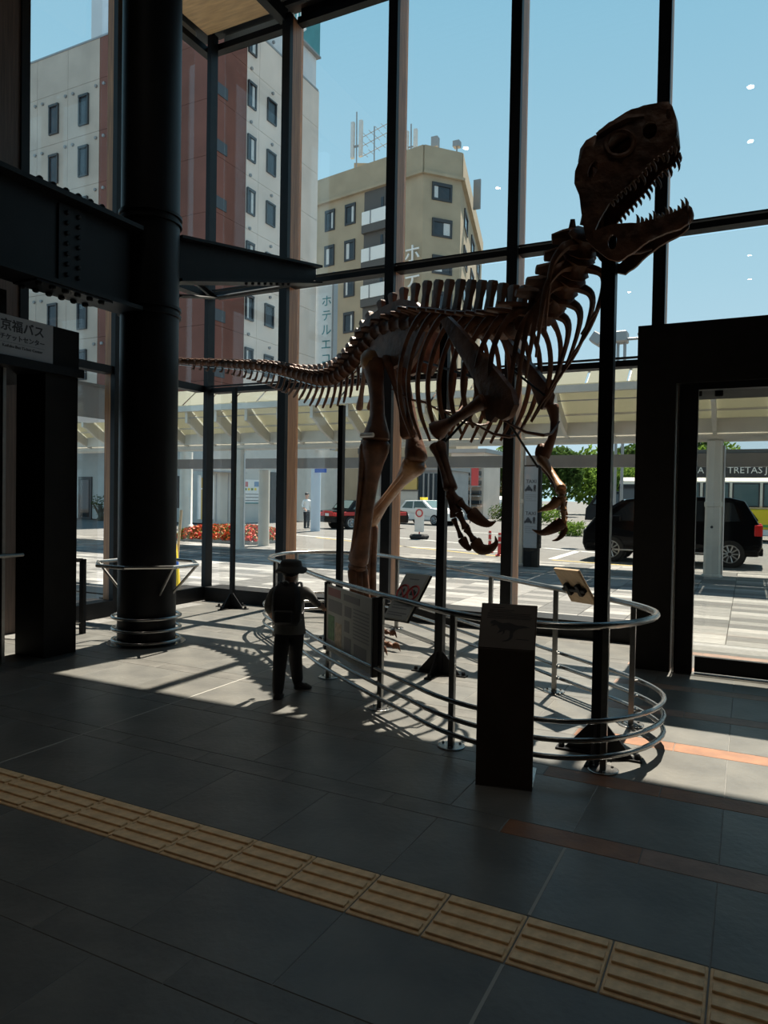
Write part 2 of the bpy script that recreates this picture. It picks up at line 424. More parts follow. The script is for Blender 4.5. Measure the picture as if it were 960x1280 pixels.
for a, b in ((5.2, 6.40), (6.5, 8.05)):
    for z in (3.015, 4.375): MB().box((-7.12, a, z-.05), (-6.98, b, z+.045)).build('transom', 'black_steel', wl)
    MB().box((-7.3, a, 0), (-6.93, b, .19)).build('sill', 'black_steel', wl)
    MB().box((-7.24, a, TOPZ-.06), (-7.12, min(8.22, b+.2), TOPZ+.03)).build('head_rail', 'black_steel', wl)
    for z0, z1 in ((.19, 2.965), (3.06, 4.325), (4.42, TOPZ-.09)):
        MB().box((-7.232, a, z0), (-7.22, b, z1)).build('glass_pane', 'glass_pane', wl)
    MB().box((-7.24, a, TOPZ+.06), (-7.2, b, 8.10)).build('clerestory_panel', 'canopy_steel', wl)
MB().box((-7.3, -12, 0), (-7.0, 4.72, 8.2)).build('solid_wall', 'wall_inside', wl)
struct(MB().box((8.6, -12, 0), (8.9, 8.36, 8.2)).build('wall_right', 'wall_inside'))
struct(MB().box((-7.3, -12.3, 0), (8.9, -12, 8.2)).build('wall_back', 'wall_inside'))
ce = struct(MB().box((-7.4, -12.3, 8.12), (9, 8.36, 8.3)).build('ceiling', 'ceiling_dark'))
MB().box((-6.98, -2, 7.99), (-5.80, 6.1, 8.13)).build('wood_panel', 'wood_ceiling', ce)
MB().box((-6.98, 6.108, 7.99), (-5.80, 8.04, 8.13)).build('wood_panel', 'wood_ceiling', ce)
MB().box((-5.78, -6, 7.84), (-5.66, 8.1, 8.13)).build('beam', 'black_steel', ce)
for i in range(14):
    y = 8.0-.14*i; MB().box((-5.6, y-.06, 7.94), (8.5, y-.0, 8.07)).build('slat', 'ceiling_dark', ce)
for n_, (x, y) in enumerate([(-4.92, 3.77), (-.14, 3.77), (-4.92, 1.84), (-.14, 1.84), (-3.54, -4.93), (-.15, -4.93), (-3.54, -7.2), (-.15, -7.2)]):
    t = thing('downlight', (x, y, 8.11), 'small round recessed downlight shining in the dark ceiling', 'ceiling light', 'ceiling downlights')
    MB().lathe([(.055, -.012), (.075, -.012), (.08, 0), (.055, 0)], (x, y, 8.12), 18).build('trim_ring', 'alu', t)
    MB().lathe([(.052, -.016), (.052, -.013)], (x, y, 8.12), 18).build('lens', 'downlight_on', t)
    ld = bpy.data.lights.new('downlight_lamp', 'SPOT'); ld.energy = 48; ld.color = (1, .92, .80); ld.spot_size = math.radians(74); ld.spot_blend = .8; ld.shadow_soft_size = .06
    lo = bpy.data.objects.new('downlight_lamp', ld); COL.objects.link(lo); lo.location = (x, y, 8.08); lo.parent = t; lo.matrix_parent_inverse = Matrix.Translation((-x, -y, -8.11))
# ---- vestibule with the sliding door
dv = bpy.data.objects.new('door_1', None); COL.objects.link(dv); dv.location = (0, 7, 0); struct(dv)
MB().box((-.93, 6.85, 0), (-.60, 8.04, 2.56)).build('side_panel', 'black_matte', dv)
MB().box((-.93, 6.85, 2.56), (3.6, 8.04, 3.09)).build('header', 'black_matte', dv)
MB().box((-.585, 6.86, .0), (-.572, 6.93, 2.55)).build('edge_strip', 'stainless', dv)
MB().box((-.57, 6.90, 0), (-.42, 7.0, 2.55)).build('door_jamb', 'black_paint', dv)
MB().box((-.42, 6.90, 2.50), (3.4, 7.0, 2.56)).build('head_track', 'black_paint', dv)
MB().box((3.3, 6.85, 0), (3.6, 8.04, 2.56)).build('side_panel', 'black_matte', dv)
lf = MB().box((-.40, 6.93, .012), (1.45, 6.975, .15)).build('door_leaf', 'black_paint', dv)
MB().box((1.37, 6.93, .15), (1.45, 6.975, 2.5)).build('stile', 'black_paint', lf)
MB().box((-.42, 6.946, .15), (1.37, 6.958, 2.5)).build('glass_pane', 'glass_door', lf)
MB().box((-.58, 6.82, 0), (3.4, 6.845, .006)).build('floor_track', 'stainless', dv)
MB().box((-.58, 6.86, 0), (3.4, 6.875, .006)).build('floor_track', 'stainless', dv)
for px in (873, 899):
    p = at(px, 489, 7.25); MB().bbox((p.x-.035, p.y-.03, p.z-.05), (p.x+.035, p.y+.03, 2.56), .008).build('door_sensor', 'black_matte', dv)
# ---- round steel pillar
PX, PY, PR = -5.45, 5.46, .285
pl = thing('pillar', (PX, PY, 0), 'tall round black steel pillar with collars beside the glass corner', 'pillar')
MB().lathe([(PR, 0), (PR, 8.12)], (PX, PY, 0), 48).build('shaft', 'black_paint', pl, True)
for z in (3.37, 4.22, 3.30, 4.29):
    MB().lathe([(PR, z-.018), (PR+.022, z-.014), (PR+.022, z+.014), (PR, z+.018)], (PX, PY, 0), 48).build('collar', 'black_paint', pl, True)
for z in (.035, .15, .27):
    MB().tube([(PX+(PR+.045)*math.cos(a*math.pi/20), PY+(PR+.045)*math.sin(a*math.pi/20), z) for a in range(40)], .017, 8, closed=True).build('bumper_ring', 'stainless', pl, True)
MB().lathe([(PR+.1, 0), (PR+.1, .006)], (PX, PY, 0), 40).build('base_plate', 'stainless', pl)
g_ = MB(); ring = []
for a in (20, 70, 110, 160, 200, 250, 290, 340):
    ring.append(V((PX+.54*math.cos(math.radians(a)), PY+.50*math.sin(math.radians(a)), .80)))
gr = MB().tube(ring, .018, 8, closed=True).build('guard_rail', 'stainless', pl)
for a in (20, 160, 200, 340):
    p = V((PX+.53*math.cos(math.radians(a)), PY+.49*math.sin(math.radians(a)), .79)); q = V((PX+.27*math.cos(math.radians(a)), PY+.27*math.sin(math.radians(a)), .50))
    MB().tube([p, q], .014, 8).build('guard_strut', 'stainless_dark', gr)
# ---- riveted beams at the pillar
bt = thing('riveted_beam', (-5.45, 3.5, 3.3), 'heavy black riveted steel beam running from the pillar towards the ticket counter', 'beam')
BX0, BX1 = -5.62, -5.28
MB().box((BX0, -4, 4.05), (BX1, 5.20, 4.09)).build('top_flange', 'black_paint', bt)
MB().box((BX0, -4, 3.28), (BX1, 5.20, 3.32)).build('bottom_flange', 'black_paint', bt)
MB().box((-5.48, -4, 3.32), (-5.42, 5.20, 4.05)).build('web', 'black_paint', bt)
MB().box((-5.42, 4.34, 3.36), (-5.40, 4.62, 4.02)).build('splice_plate', 'black_paint', bt)
MB().box((BX0+.02, 4.05, 4.09), (BX1-.02, 4.85, 4.105)).build('splice_plate', 'black_paint', bt)
MB().box((BX0+.02, 4.05, 3.262), (BX1-.02, 4.85, 3.28)).build('splice_plate', 'black_paint', bt)
bolt_me = None
def bolt(p, d, r=.022, h=.022, parent=None, m='black_paint'):
    d = V(d).normalized(); return MB().tube([V(p), V(p)+d*h*.7, V(p)+d*h], [r, r, r*.6], 6).build('bolt', m, parent)
for j in range(7):
    for y in (4.42, 4.54): bolt((-5.40, y, 3.42+.09*j), (1, 0, 0), parent=bt)
for j in range(6):
    for x in (BX1-.06, BX0+.07):
        bolt((x, 4.10+.13*j, 4.105), (0, 0, 1), .028, .035, bt); bolt((x, 4.10+.13*j, 3.262), (0, 0, -1), .028, .03, bt)
b2 = thing('bracket_beam', (-5.2, 6.8, 3.7), 'black tapering steel bracket beam reaching from the pillar to the window mullion', 'beam')
A0, A1 = V((-5.36, 5.70, 0)), V((-5.06, 7.92, 0)); dB = (A1-A0).normalized(); nB = V((dB.y, -dB.x, 0))
def bx(z00, z01, z10, z11, w, name, off=0):
    P = []
    for (A, za, zb) in ((A0, z00, z01), (A1, z10, z11)):
        for s in (-1, 1):
            for z in (za, zb): P.append(A+nB*(off+s*w/2)+V((0, 0, z)))
    return MB().add(P, [(0, 1, 3, 2), (4, 6, 7, 5), (0, 4, 5, 1), (2, 3, 7, 6), (0, 2, 6, 4), (1, 5, 7, 3)]).build(name, 'black_paint', b2)
bx(4.13, 4.16, 4.43, 4.46, .26, 'top_flange'); bx(3.72, 4.13, 4.26, 4.43, .04, 'web'); bx(3.69, 3.72, 4.23, 4.26, .26, 'bottom_flange')
for j in range(8):
    P = A0.lerp(A1, .42+.045*j)+nB*.09; z = lerp(3.69, 4.23, .42+.045*j); bolt((P.x, P.y, z), (0, 0, -1), .02, .028, b2)
p0 = at(228, 338, 5.85); p1 = at(268, 372, 6.7); p2 = at(392, 352, 7.9)
MB().tube([p0, p1], .05, 4, flat=.35).build('diagonal_brace', 'black_paint', b2)
MB().tube([p1, p2], .05, 4, flat=.4).build('lower_chord', 'black_paint', b2)
MB().tube([V((-5.3, 5.7, 3.55)), p1], .05, 4, flat=.4).build('lower_chord', 'black_paint', b2)
# ---- ticket booth on the left
tb = thing('ticket_booth', (-6.2, 3, 0), 'black ticket centre front with grey sign over a dark opening', 'ticket counter')
MB().box((-6.05, 4.42, 0), (-5.66, 4.77, 2.62)).build('corner_post', 'black_matte', tb)
hd = MB().box((-6.7, .4, 2.62), (-5.66, 4.78, 3.01)).build('header', 'black_matte', tb)
MB().box((-6.72, .4, 2.58), (-5.62, 4.81, 2.66)).build('header_trim', 'black_paint', tb)
MB().box((-6.7, .4, 0), (-6.62, 4.45, 2.62)).build('back_panel', 'black_matte', tb)
MB().box((-6.7, .4, 0), (-5.66, .7, 2.62)).build('end_panel', 'black_matte', tb)
MB().box((-6.1, 3.5, 3.01), (-5.75, 4.1, 3.24)).build('roof_unit', 'black_matte', tb)
for y in (4.02, 4.10): MB().box((-5.83, y, .0), (-5.79, y+.03, 2.58)).build('door_stile', 'stainless_dark', tb)
MB().box((-5.82, .8, .0), (-5.80, 4.0, 2.58)).build('glass_pane', 'glass_door', tb)
MB().tube([(-5.72, 1.2, .95), (-5.72, 4.25, .95)], .018, 8).build('hand_bar', 'stainless_dark', tb)
sg = MB().box((-5.66, 3.20, 2.665), (-5.648, 4.485, 3.005)).build('sign_board', 'sign_grey', tb)
sg['label'] = 'grey sign board with black Japanese lettering'
Ms = lambda y, z: frame((-5.6465, y, z), (0, 1, 0), (0, 0, 1))
tY = ax_(28.5, 425, -5.65).y
text('京福バス', .106, Ms(tY, 2.915), 'ink', sg, .002, bold=.018)
text('チケットセンター', .0545, Ms(tY, 2.818), 'ink', sg, .002, bold=.018)
MB().box((-5.6475, tY-.215, 2.775), (-5.6455, tY+.215, 2.776)).build('rule', 'ink', sg)
text('Keifuku Bus Ticket Center', .036, Ms(tY, 2.745), 'ink', sg, .002)
# low barrier between the booth and the glass
p = gz(103, 792)
br = thing('low_barrier', (p.x, p.y, 0), 'short dark steel barrier post and rail beside the ticket booth', 'barrier')
MB().box((p.x-.03, p.y-.02, 0), (p.x+.03, p.y+.02, .80)).build('post', 'black_paint', br)
MB().box((p.x-.55, p.y-.30, .765), (p.x+.03, p.y-.0, .80), M=None).build('top_rail', 'black_paint', br) if False else MB().tube([V((p.x, p.y, .785)), V((p.x-.62, p.y-.28, .785))], .022, 4).build('top_rail', 'black_paint', br)
MB().tube([V((p.x, p.y, .12)), V((p.x-.62, p.y-.28, .12))], .018, 4).build('bottom_rail', 'stainless', br)
MB().box((p.x-.65, p.y-.30, 0), (p.x-.59, p.y-.26, .80)).build('post', 'black_paint', br)
# ================================================================ RAILING ROUND THE SKELETON
near = [(824, 769), (812, 775), (785, 780), (747, 783), (710, 783), (674, 781), (636, 777), (600, 772.5), (581, 769), (550, 763), (522, 755), (475, 743), (450, 736), (409, 724), (378, 712), (352, 703)]
far = [(336, 697.5), (345, 693.5), (362, 691), (392, 690), (425, 690.5), (469, 693), (512, 700), (550, 707), (597, 716), (622, 721), (669, 730.5), (704, 737.5), (757, 748), (785, 754), (808, 760), (821, 765)]
loop = [gz(x, y, .815) for x, y in near+far]
lp = catmull(loop+[loop[0]], 5)[:-1]
L_ = resample(lp+[lp[0]], n=141)[:-1]
for _ in range(3): L_ = [(L_[i-1]+2*L_[i]+L_[(i+1) % len(L_)])/4 for i in range(len(L_))]
cen = sum(L_, V((0, 0, 0)))/len(L_)
rl = thing('barrier_railing', (cen.x, cen.y, 0), 'curved stainless railing loop with three low rails around the dinosaur skeleton', 'railing')
MB().tube(L_, .021, 10, closed=True, up=(0, 0, 1)).build('handrail', 'stainless', rl, True)
def offset_loop(d, z):
    out = []
    for i in range(len(L_)):
        t = (L_[(i+1) % len(L_)]-L_[i-1]); n = V((t.y, -t.x, 0)).normalized()
        c = L_[i]-cen; n = n if n.dot(c) > 0 else -n
        # keep orientation consistent along the loop
        out.append((L_[i], n, z))
    n0 = out[0][1]; res = []
    for (p, n, z) in out:
        if n.dot(n0) < 0: n = -n
        n0 = n; res.append(V((p.x+n.x*d, p.y+n.y*d, z)))
    return res
for z in (.10, .195, .30): MB().tube(offset_loop(.055, z), .0155, 8, closed=True, up=(0, 0, 1)).build('lower_rail', 'stainless', rl, True)
post_px = [(412, 845), (470, 885), (548, 937), (770, 967), (336, 795), (388, 777), (487, 786), (536, 807), (597, 832), (677, 866), (779, 905)]
for px in post_px:
    q = gz(*px); i = min(range(len(L_)), key=lambda k: (L_[k].x-q.x)**2+(L_[k].y-q.y)**2); p = L_[i]
    ps = MB().box((p.x-.017, p.y-.017, 0), (p.x+.017, p.y+.017, .80)).build('post', 'stainless_dark', rl)
    MB().lathe([(.085, 0), (.085, .007), (.08, .009)], (p.x, p.y, 0), 24).build('base_plate', 'stainless', ps)
    ii = offset_loop(.055, 0)[i]
    for z in (.10, .195, .30): MB().tube([V((p.x, p.y, z)), V((ii.x, ii.y, z))], .009, 6).build('rail_bracket', 'stainless_dark', ps)
    for a in (45, 165, 285):
        c = V((p.x+.06*math.cos(math.radians(a)), p.y+.06*math.sin(math.radians(a)), .009)); bolt(c, (0, 0, 1), .008, .01, ps, 'stainless_dark')
# ---- framed poster hung on the rail
pA, pB = at(413, 730, 5.17), at(473, 742, 4.56); pA.z = .79; pB.z = .79
xd = V((pB.x-pA.x, pB.y-pA.y, 0)); wP = xd.length; MP = frame((pA.x, pA.y, .24), xd, (0, 0, 1))
MP = MP @ Matrix.Translation((0, 0, .035))
po = thing('poster_board', tuple(MP @ V((wP/2, 0, 0))), 'upright white poster board hung between two railing posts beside the child', 'sign')
MB().bbox((0, 0, -.012), (wP, .545, .0), .004, 0, MP).build('board', mat('poster_paper', (.40, .40, .365), .55, 0, .08, 5), po)
for (x0, x1) in ((-.02, .012), (wP-.012, wP+.02)): MB().bbox((x0, -.01, -.03), (x1, .56, .012), .004, 0, MP).build('frame_stile', 'black_steel', po)
for (a, b, m) in (((.05, .46), (.33, .525), mat('poster_red', (.30, .13, .12), .55)), ((.40, .46), (.72, .51), 'ink_grey'), ((.06, .10), (.20, .30), 'print_green'), ((.22, .05), (.36, .26), 'print_sand'), ((.06, .33), (.36, .43), 'ink_grey'), ((.42, .34), (.56, .42), 'ink_grey'), ((.42, .22), (.52, .31), 'ink_grey'), ((.42, .07), (.56, .18), 'ink_grey'), ((.62, .07), (.86, .16), 'ink_grey')):
    MB().box((a[0], a[1], 0), (min(b[0], wP-.05), b[1], .0015), 0, MP).build('print_block', m, po)
for j in range(9): MB().box((.60, .20+.027*j, 0), (min(.9, wP-.05), .208+.027*j, .0015), 0, MP).build('print_line', 'ink_grey', po)
# ---- tilted notice with two prohibition symbols
c0, c1, c2, c3 = [at(*q) for q in ((497, 717, 4.62), (526, 722, 4.50), (507, 776, 4.28), (479, 771, 4.40))]
Mn = frame(c3, c2-c3, c0-c3); wN = (c2-c3).length; hN = (c0-c3).length
no = thing('tilted_notice', tuple((c2+c3)/2), 'small tilted white notice with two red prohibition circles on the railing', 'sign')
MB().bbox((0, 0, -.018), (wN, hN, 0), .003, 0, Mn).build('board', 'poster_paper', no)
MB().box((-.004, -.004, -.03), (wN+.004, hN+.004, -.018), 0, Mn).build('backing', 'black_steel', no)
for k in (0, 1):
    cx, cy = wN*(.27+.46*k), hN*.58; R = wN*.21
    MB().tube([Mn @ V((cx+R*math.cos(a*math.pi/12), cy+R*math.sin(a*math.pi/12), .001)) for a in range(24)], R*.14, 4, closed=True).build('prohibition_ring', 'ink_red', no)
    MB().tube([Mn @ V((cx-R*.7, cy+R*.7, .0015)), Mn @ V((cx+R*.7, cy-R*.7, .0015))], R*.11, 4).build('prohibition_bar', 'ink_red', no)
    if k == 0: MB().prism([(cx-R*.3, cy-R*.6), (cx+R*.15, cy-R*.55), (cx+R*.3, cy+R*.2), (cx+R*.1, cy+R*.6), (cx-R*.15, cy+R*.3)], Mn, .001).build('hand_symbol', 'ink', no)
    else: MB().prism([(cx-R*.55, cy-R*.35), (cx+R*.55, cy-R*.35), (cx+R*.55, cy+R*.25), (cx+R*.2, cy+R*.25), (cx+R*.1, cy+R*.45), (cx-R*.25, cy+R*.45), (cx-R*.3, cy+R*.25), (cx-R*.55, cy+R*.25)], Mn, .001).build('camera_symbol', 'ink', no)
for (y, w0, w1) in ((.86, .3, .7), (.28, .15, .85), (.22, .15, .8), (.12, .1, .9), (.07, .1, .75)): MB().box((wN*w0, hN*y, 0), (wN*w1, hN*(y+.022), .001), 0, Mn).build('print_line', 'ink_grey', no)
for x in (.25, .75): MB().tube([Mn @ V((wN*x, hN*.45, -.03)), Mn @ V((wN*x, hN*.42, -.09))], .012, 8).build('clamp', 'black_steel', no)
# ---- third board seen from behind
c0, c1, c2, c3 = [at(*q) for q in ((700, 713, 5.35), (732, 715, 5.15), (745, 757, 5.35), (714, 752, 5.52))]
Mk = frame(c3, c2-c3, c0-c3); wN = (c2-c3).length; hN = (c0-c3).length
bk = thing('reading_board', tuple((c2+c3)/2), 'tilted wooden reading board on the railing with its back to the room', 'sign')
MB().bbox((0, 0, -.022), (wN, hN, 0), .003, 0, Mk).build('board', 'board_wood', bk)
MB().box((.02, .02, -.024), (wN-.02, hN-.02, -.022), 0, Mk).build('print_sheet', 'sign_white', bk)
for x in (.3, .75): MB().bbox((wN*x-.02, hN*.3, 0), (wN*x+.02, hN*.62, .035), .005, 0, Mk).build('bracket', 'black_steel', bk)
MB().bbox((.02, hN*.40, 0), (wN-.01, hN*.50, .03), .004, 0, Mk).build('clamp_bar', 'black_steel', bk)
# ---- free-standing explanation panel in front
q0, q1 = gz(594, 981), gz(665, 990)
xd = V((q1.x-q0.x, q1.y-q0.y, 0)); wS = xd.length; nS = V((xd.y, -xd.x, 0)).normalized()      # nS faces the room
st = thing('info_stand', tuple((q0+q1)/2), 'dark brown standing panel with sloping top showing a dinosaur silhouette', 'information stand')
Mst = frame(q0, xd, (0, 0, 1))                                                        # local z faces -nS? computed below
zl = (Mst.to_3x3() @ V((0, 0, 1)))
sgn = 1 if zl.dot(nS) > 0 else -1
ztop = .73
MB().bbox((0, 0, -.03 if sgn > 0 else 0), (wS, ztop, 0 if sgn > 0 else .03), .004, 0, Mst).build('front_panel', 'card_brown', st)
b0 = q0+V((0, 0, ztop)); slope = (V((0, 0, .22))-nS*.12)
Mt = frame(b0, xd, slope)
sg2 = 1 if (Mt.to_3x3() @ V((0, 0, 1))).dot(nS) > 0 else -1
hS = slope.length
tp = MB().bbox((.0, 0, -.02 if sg2 > 0 else 0), (wS, hS, 0 if sg2 > 0 else .02), .003, 0, Mt).build('sloping_top', 'card_brown', st)
MB().box((.006, .004, 0), (wS-.006, hS-.004, .0012*sg2), 0, Mt).build('print_sheet', mat('print_grey', (.125, .108, .095), .5, 0, .1, 6), tp)
sil = [(.18, .55), (.20, .60), (.26, .62), (.33, .585), (.40, .56), (.52, .58), (.66, .53), (.80, .525), (.90, .49), (.80, .485), (.70, .46), (.64, .42), (.605, .36), (.60, .28), (.57, .22), (.50, .18), (.42, .16), (.43, .175), (.50, .20), (.54, .25), (.545, .33), (.54, .40), (.50, .42), (.455, .41), (.45, .35), (.40, .30), (.425, .35), (.42, .39), (.37, .36), (.31, .33), (.345, .37), (.36, .42), (.33, .47), (.30, .52), (.24, .50), (.20, .485), (.25, .53)]
MB().prism([(x*wS, y*hS) for x, y in sil], Mt @ Matrix.Translation((0, 0, .0012*sg2)), .001*sg2).build('dinosaur_print', 'ink', tp)
for (y, a, b) in ((.90, .2, .42), (.85, .15, .6), (.81, .15, .55), (.77, .12, .9), (.735, .12, .88), (.70, .12, .92), (.665, .12, .9), (.22, .66, .88)): MB().box((wS*a, hS*y, 0), (wS*b, hS*(y+.012), .002*sg2), 0, Mt).build('print_line', 'ink', tp)
MB().box((0, 0, 0), (wS, .008, -.33*sgn), 0, Mst).build('foot_plate', 'stainless', st)
for x in (.04, wS-.06):
    MB().box((x, .01, -.03*sgn), (x+.02, ztop, -.05*sgn), 0, Mst).build('back_stay', 'black_steel', st)
# ---- posts that carry the skeleton
def support(px, py, ztopp, label, w=.04, tri=.17):
    q = gz(px, py)
    t = thing('support_post', (q.x, q.y, 0), label, 'support post', None)
    MB().box((q.x-w, q.y-w, 0), (q.x+w, q.y+w, ztopp)).build('post', 'black_steel', t)
    bp = MB().box((q.x-.25, q.y-.035, 0), (q.x+.25, q.y+.035, .012)).box((q.x-.035, q.y-.25, 0), (q.x+.035, q.y+.25, .0125)).build('base_plate', 'black_steel', t)
    for a in range(4):
        d = V((math.cos(a*math.pi/2), math.sin(a*math.pi/2), 0)); n = V((-d.y, d.x, 0))
        M = frame(V((q.x, q.y, .012))-n*.006+d*w*.8, d, (0, 0, 1))
        MB().prism([(0, 0), (tri, 0), (0, tri*1.15)], M, .012).build('gusset', 'black_steel', t)
        bolt((q.x+d.x*.22, q.y+d.y*.22, .012), (0, 0, 1), .018, .03, bp)
    return t
support(290, 760, 2.93, 'slim black steel post holding up the thin end of the tail', .026)
support(423, 803, 2.45, 'black steel post under the chevron bones of the tail', .028)
support(549, 842, 3.02, 'black steel post rising through the rib cage', .036)
support(748, 943, 3.05, 'thick black steel post carrying the neck and skull', .040, .17)
# ================================================================ THE SKELETON
sk = thing('dinosaur_skeleton', (-3.5, 6.5, 0), 'mounted brown theropod dinosaur skeleton with open jaws behind the curved railing', 'skeleton')
sp_ctrl = [(214, 451, 7.22), (240, 453, 7.36), (268, 454.5, 7.46), (290, 456, 7.5), (330, 459, 7.42), (352, 463, 7.34), (380, 470, 7.2), (400, 474, 7.06), (420, 471, 6.92), (440, 456, 6.74), (455, 437, 6.6), (470, 418, 6.46), (490, 408, 6.3), (520, 403, 6.08), (560, 405, 5.78), (600, 410, 5.45), (640, 409, 5.12), (668, 398, 4.9), (692, 374, 4.74), (710, 350, 4.62), (722, 325, 4.53), (730, 300, 4.46), (735, 280, 4.40)]
SPc = catmull([at(*q) for q in sp_ctrl], 12)
SPL = resample(SPc, n=600)
Ltot = sum((SPL[i+1]-SPL[i]).length for i in range(len(SPL)-1))
def sp_at(s):
    i = min(len(SPL)-2, max(0, int(s/Ltot*(len(SPL)-1)))); t = s/Ltot*(len(SPL)-1)-i; return SPL[i].lerp(SPL[i+1], t)
def sp_fr(s):
    P = sp_at(s); T = (sp_at(min(Ltot, s+.06))-sp_at(max(0, s-.06))).normalized(); N = T.cross(V((0, 0, 1))).normalized(); U = N.cross(T); return P, T, N, U
def s_of_px(x):
    b = min(range(len(SPL)), key=lambda i: abs((proj(SPL[i]) or (1e9, 0))[0]-x)); return Ltot*b/(len(SPL)-1)
def vertebra(s, ln, r, sph, spl, lean=0.0, tw=0.0, thick=.3, name='vertebra'):
    P, T, N, U = sp_fr(s); M = frame(P, T, N); sg = 1 if (M.to_3x3() @ V((0, 0, 1))).dot(U) > 0 else -1
    b = MB(); h = ln/2*.94
    w = lambda x, y, z: M @ V((x, y, z*sg))
    b.tube([w(-h, 0, 0), w(-h*.8, 0, 0), w(-h*.35, 0, 0), w(h*.35, 0, 0), w(h*.8, 0, 0), w(h, 0, 0)], [r*.9, r*1.05, r*.78, r*.78, r*1.05, r*.9], 9, up=U)
    b.tube([w(-h*.7, 0, r*1.0), w(h*.7, 0, r*1.0)], [r*.55, r*.55], 6, up=U)                     # neural arch
    t = r*thick; k = spl/2
    z0, z1 = r*1.2, sph
    vs = []
    for (z, hx, tt, dx) in ((z0, k*.95, t*.8, 0), (lerp(z0, z1, .5), k*.82, t*.7, lean*.5), (lerp(z0, z1, .9), k*1.05, t*1.1, lean*.92), (z1, k*.75, t*.8, lean)):
        vs += [w(dx-hx, -tt, z), w(dx-hx*.3, -tt*1.2, z), w(dx+hx, -tt, z), w(dx+hx, tt, z), w(dx-hx*.3, tt*1.2, z), w(dx-hx, tt, z)]
    fs = []
    for i in range(3):
        for q in range(6): fs.append((i*6+q, i*6+(q+1) % 6, i*6+6+(q+1) % 6, i*6+6+q))
    fs.append(tuple(range(18, 24))); fs.append((5, 4, 3, 2, 1, 0)); b.add(vs, fs)
    if tw:
        for s_ in (-1, 1): b.tube([w(0, s_*r*.4, r*.9), w(-h*.2, s_*tw*.6, r*1.05), w(-h*.5, s_*tw, r*1.1)], [r*.62, r*.5, r*.34], 6, flat=.55, up=U)
    for s_ in (-1, 1): b.tube([w(h*.5, s_*r*.45, r*1.2), w(h*1.35, s_*r*.5, r*1.45)], [r*.26, r*.14], 5)   # zygapophyses
    return b.build(name, 'bone', sk, True)
s0, s_hip, s_sh, s_end = 0.02, s_of_px(462), s_of_px(660), Ltot
# tail
tail = []; s = s0; 
while s < s_hip-.02:
    t = (s-s0)/(s_hip-s0); ln = lerp(.095, .125, t); r = lerp(.030, .098, t**1.05); s += ln/2
    near_hip = max(0, (t-.55)/.45)
    vertebra(s, ln, r, r*1.7+.15*near_hip, ln*lerp(.7, .5, near_hip), -ln*.35, r*1.0+.035*near_hip, .22, 'tail_vertebra')
    tail.append((s, t, r)); s += ln/2
for i, (s, t, r) in enumerate(tail):
    if t < .06: continue
    P, T, N, U = sp_fr(s-.05); hl = lerp(.055, .235, max(0, min(1, (t-.18)/.5))) if t > .12 else .05
    if t > .85: hl *= 1-(t-.85)*1.6
    a = P-U*r*1.05
    if t < .55: pts = [a, a-U*hl*.6-T*hl*.1, a-U*hl*.95-T*hl*.25, a-U*hl-T*hl*.75]; rr = [.012, .013, .018, .010]
    else: pts = [a, a-U*hl*.35-T*hl*.12, a-U*hl*.7-T*hl*.32, a-U*hl-T*hl*.55]; rr = [.022, .016, .018, .012]
    MB().tube(pts, rr, 6, up=T, flat=1.0).build('chevron_bone', 'bone', sk, True)
P = [sp_at(s0+i*(s_of_px(455)-s0)/40)-V((0, 0, lerp(.04, .10, i/40))) for i in range(41)]
MB().tube(P, .008, 6).build('steel_rod', 'stainless', sk, True)
# sacrum, back, neck
s = s_hip; dors = []
while s < s_sh:
    t = (s-s_hip)/(s_sh-s_hip); ln = .178; s += ln/2
    vertebra(s, ln, .085, .335+.035*math.sin(t*3.1)-(.10*max(0, t-.72)/.28)-.05*max(0, .3-t)/.3, .085, -.015+.05*t, .11 if t < .3 else .26, .30, 'back_vertebra'); dors.append((s, t)); s += ln/2
neck = []
while s < s_end-.06:
    t = (s-s_sh)/(s_end-s_sh); ln = .135; s += ln/2
    vertebra(s, ln, lerp(.108, .098, t), lerp(.20, .145, t), lerp(.075, .06, t), -.03, lerp(.20, .15, t), .34, 'neck_vertebra'); neck.append((s, t)); s += ln/2
# ribs
Z = V((0, 0, 1))
def rib_(s, sd, f, sweep, r=.019, wide=1.0, name='rib'):
    P, T, N, U = sp_fr(s); T2 = V((T.x, T.y, 0)).normalized(); n = N*sd
    pts = [P+U*.06+n*.06, P+n*.20*wide+Z*.05*f-T2*.02, P+n*.34*wide-Z*.14*f-T2*sweep*.25, P+n*.40*wide-Z*.40*f-T2*sweep*.55, P+n*.36*wide-Z*.66*f-T2*sweep*.85, P+n*.25*wide-Z*.88*f-T2*sweep]
    pts = catmull(pts, 4); n_ = len(pts)
    rr = [lerp(r*2.6, r*1.05, min(1, i/7))*(1 if i < n_*.75 else lerp(1, .45, (i/n_-.75)/.25)) for i in range(n_)]
    return MB().tube(pts, rr, 6, up=T, flat=.75).build(name, 'bone', sk, True)
for i, (s, t) in enumerate(dors):
    if t < .30: continue
    f = .62+.42*math.sin(math.pi*min(1, (t-.05)/.95)**.8)
    for sd in (1, -1):
        if sd == 1 and t < .40: continue
        rib_(s, sd, f*1.08, .02+.14*t, .020, .62+.38*math.sin(math.pi*min(1, .15+t*.8)))
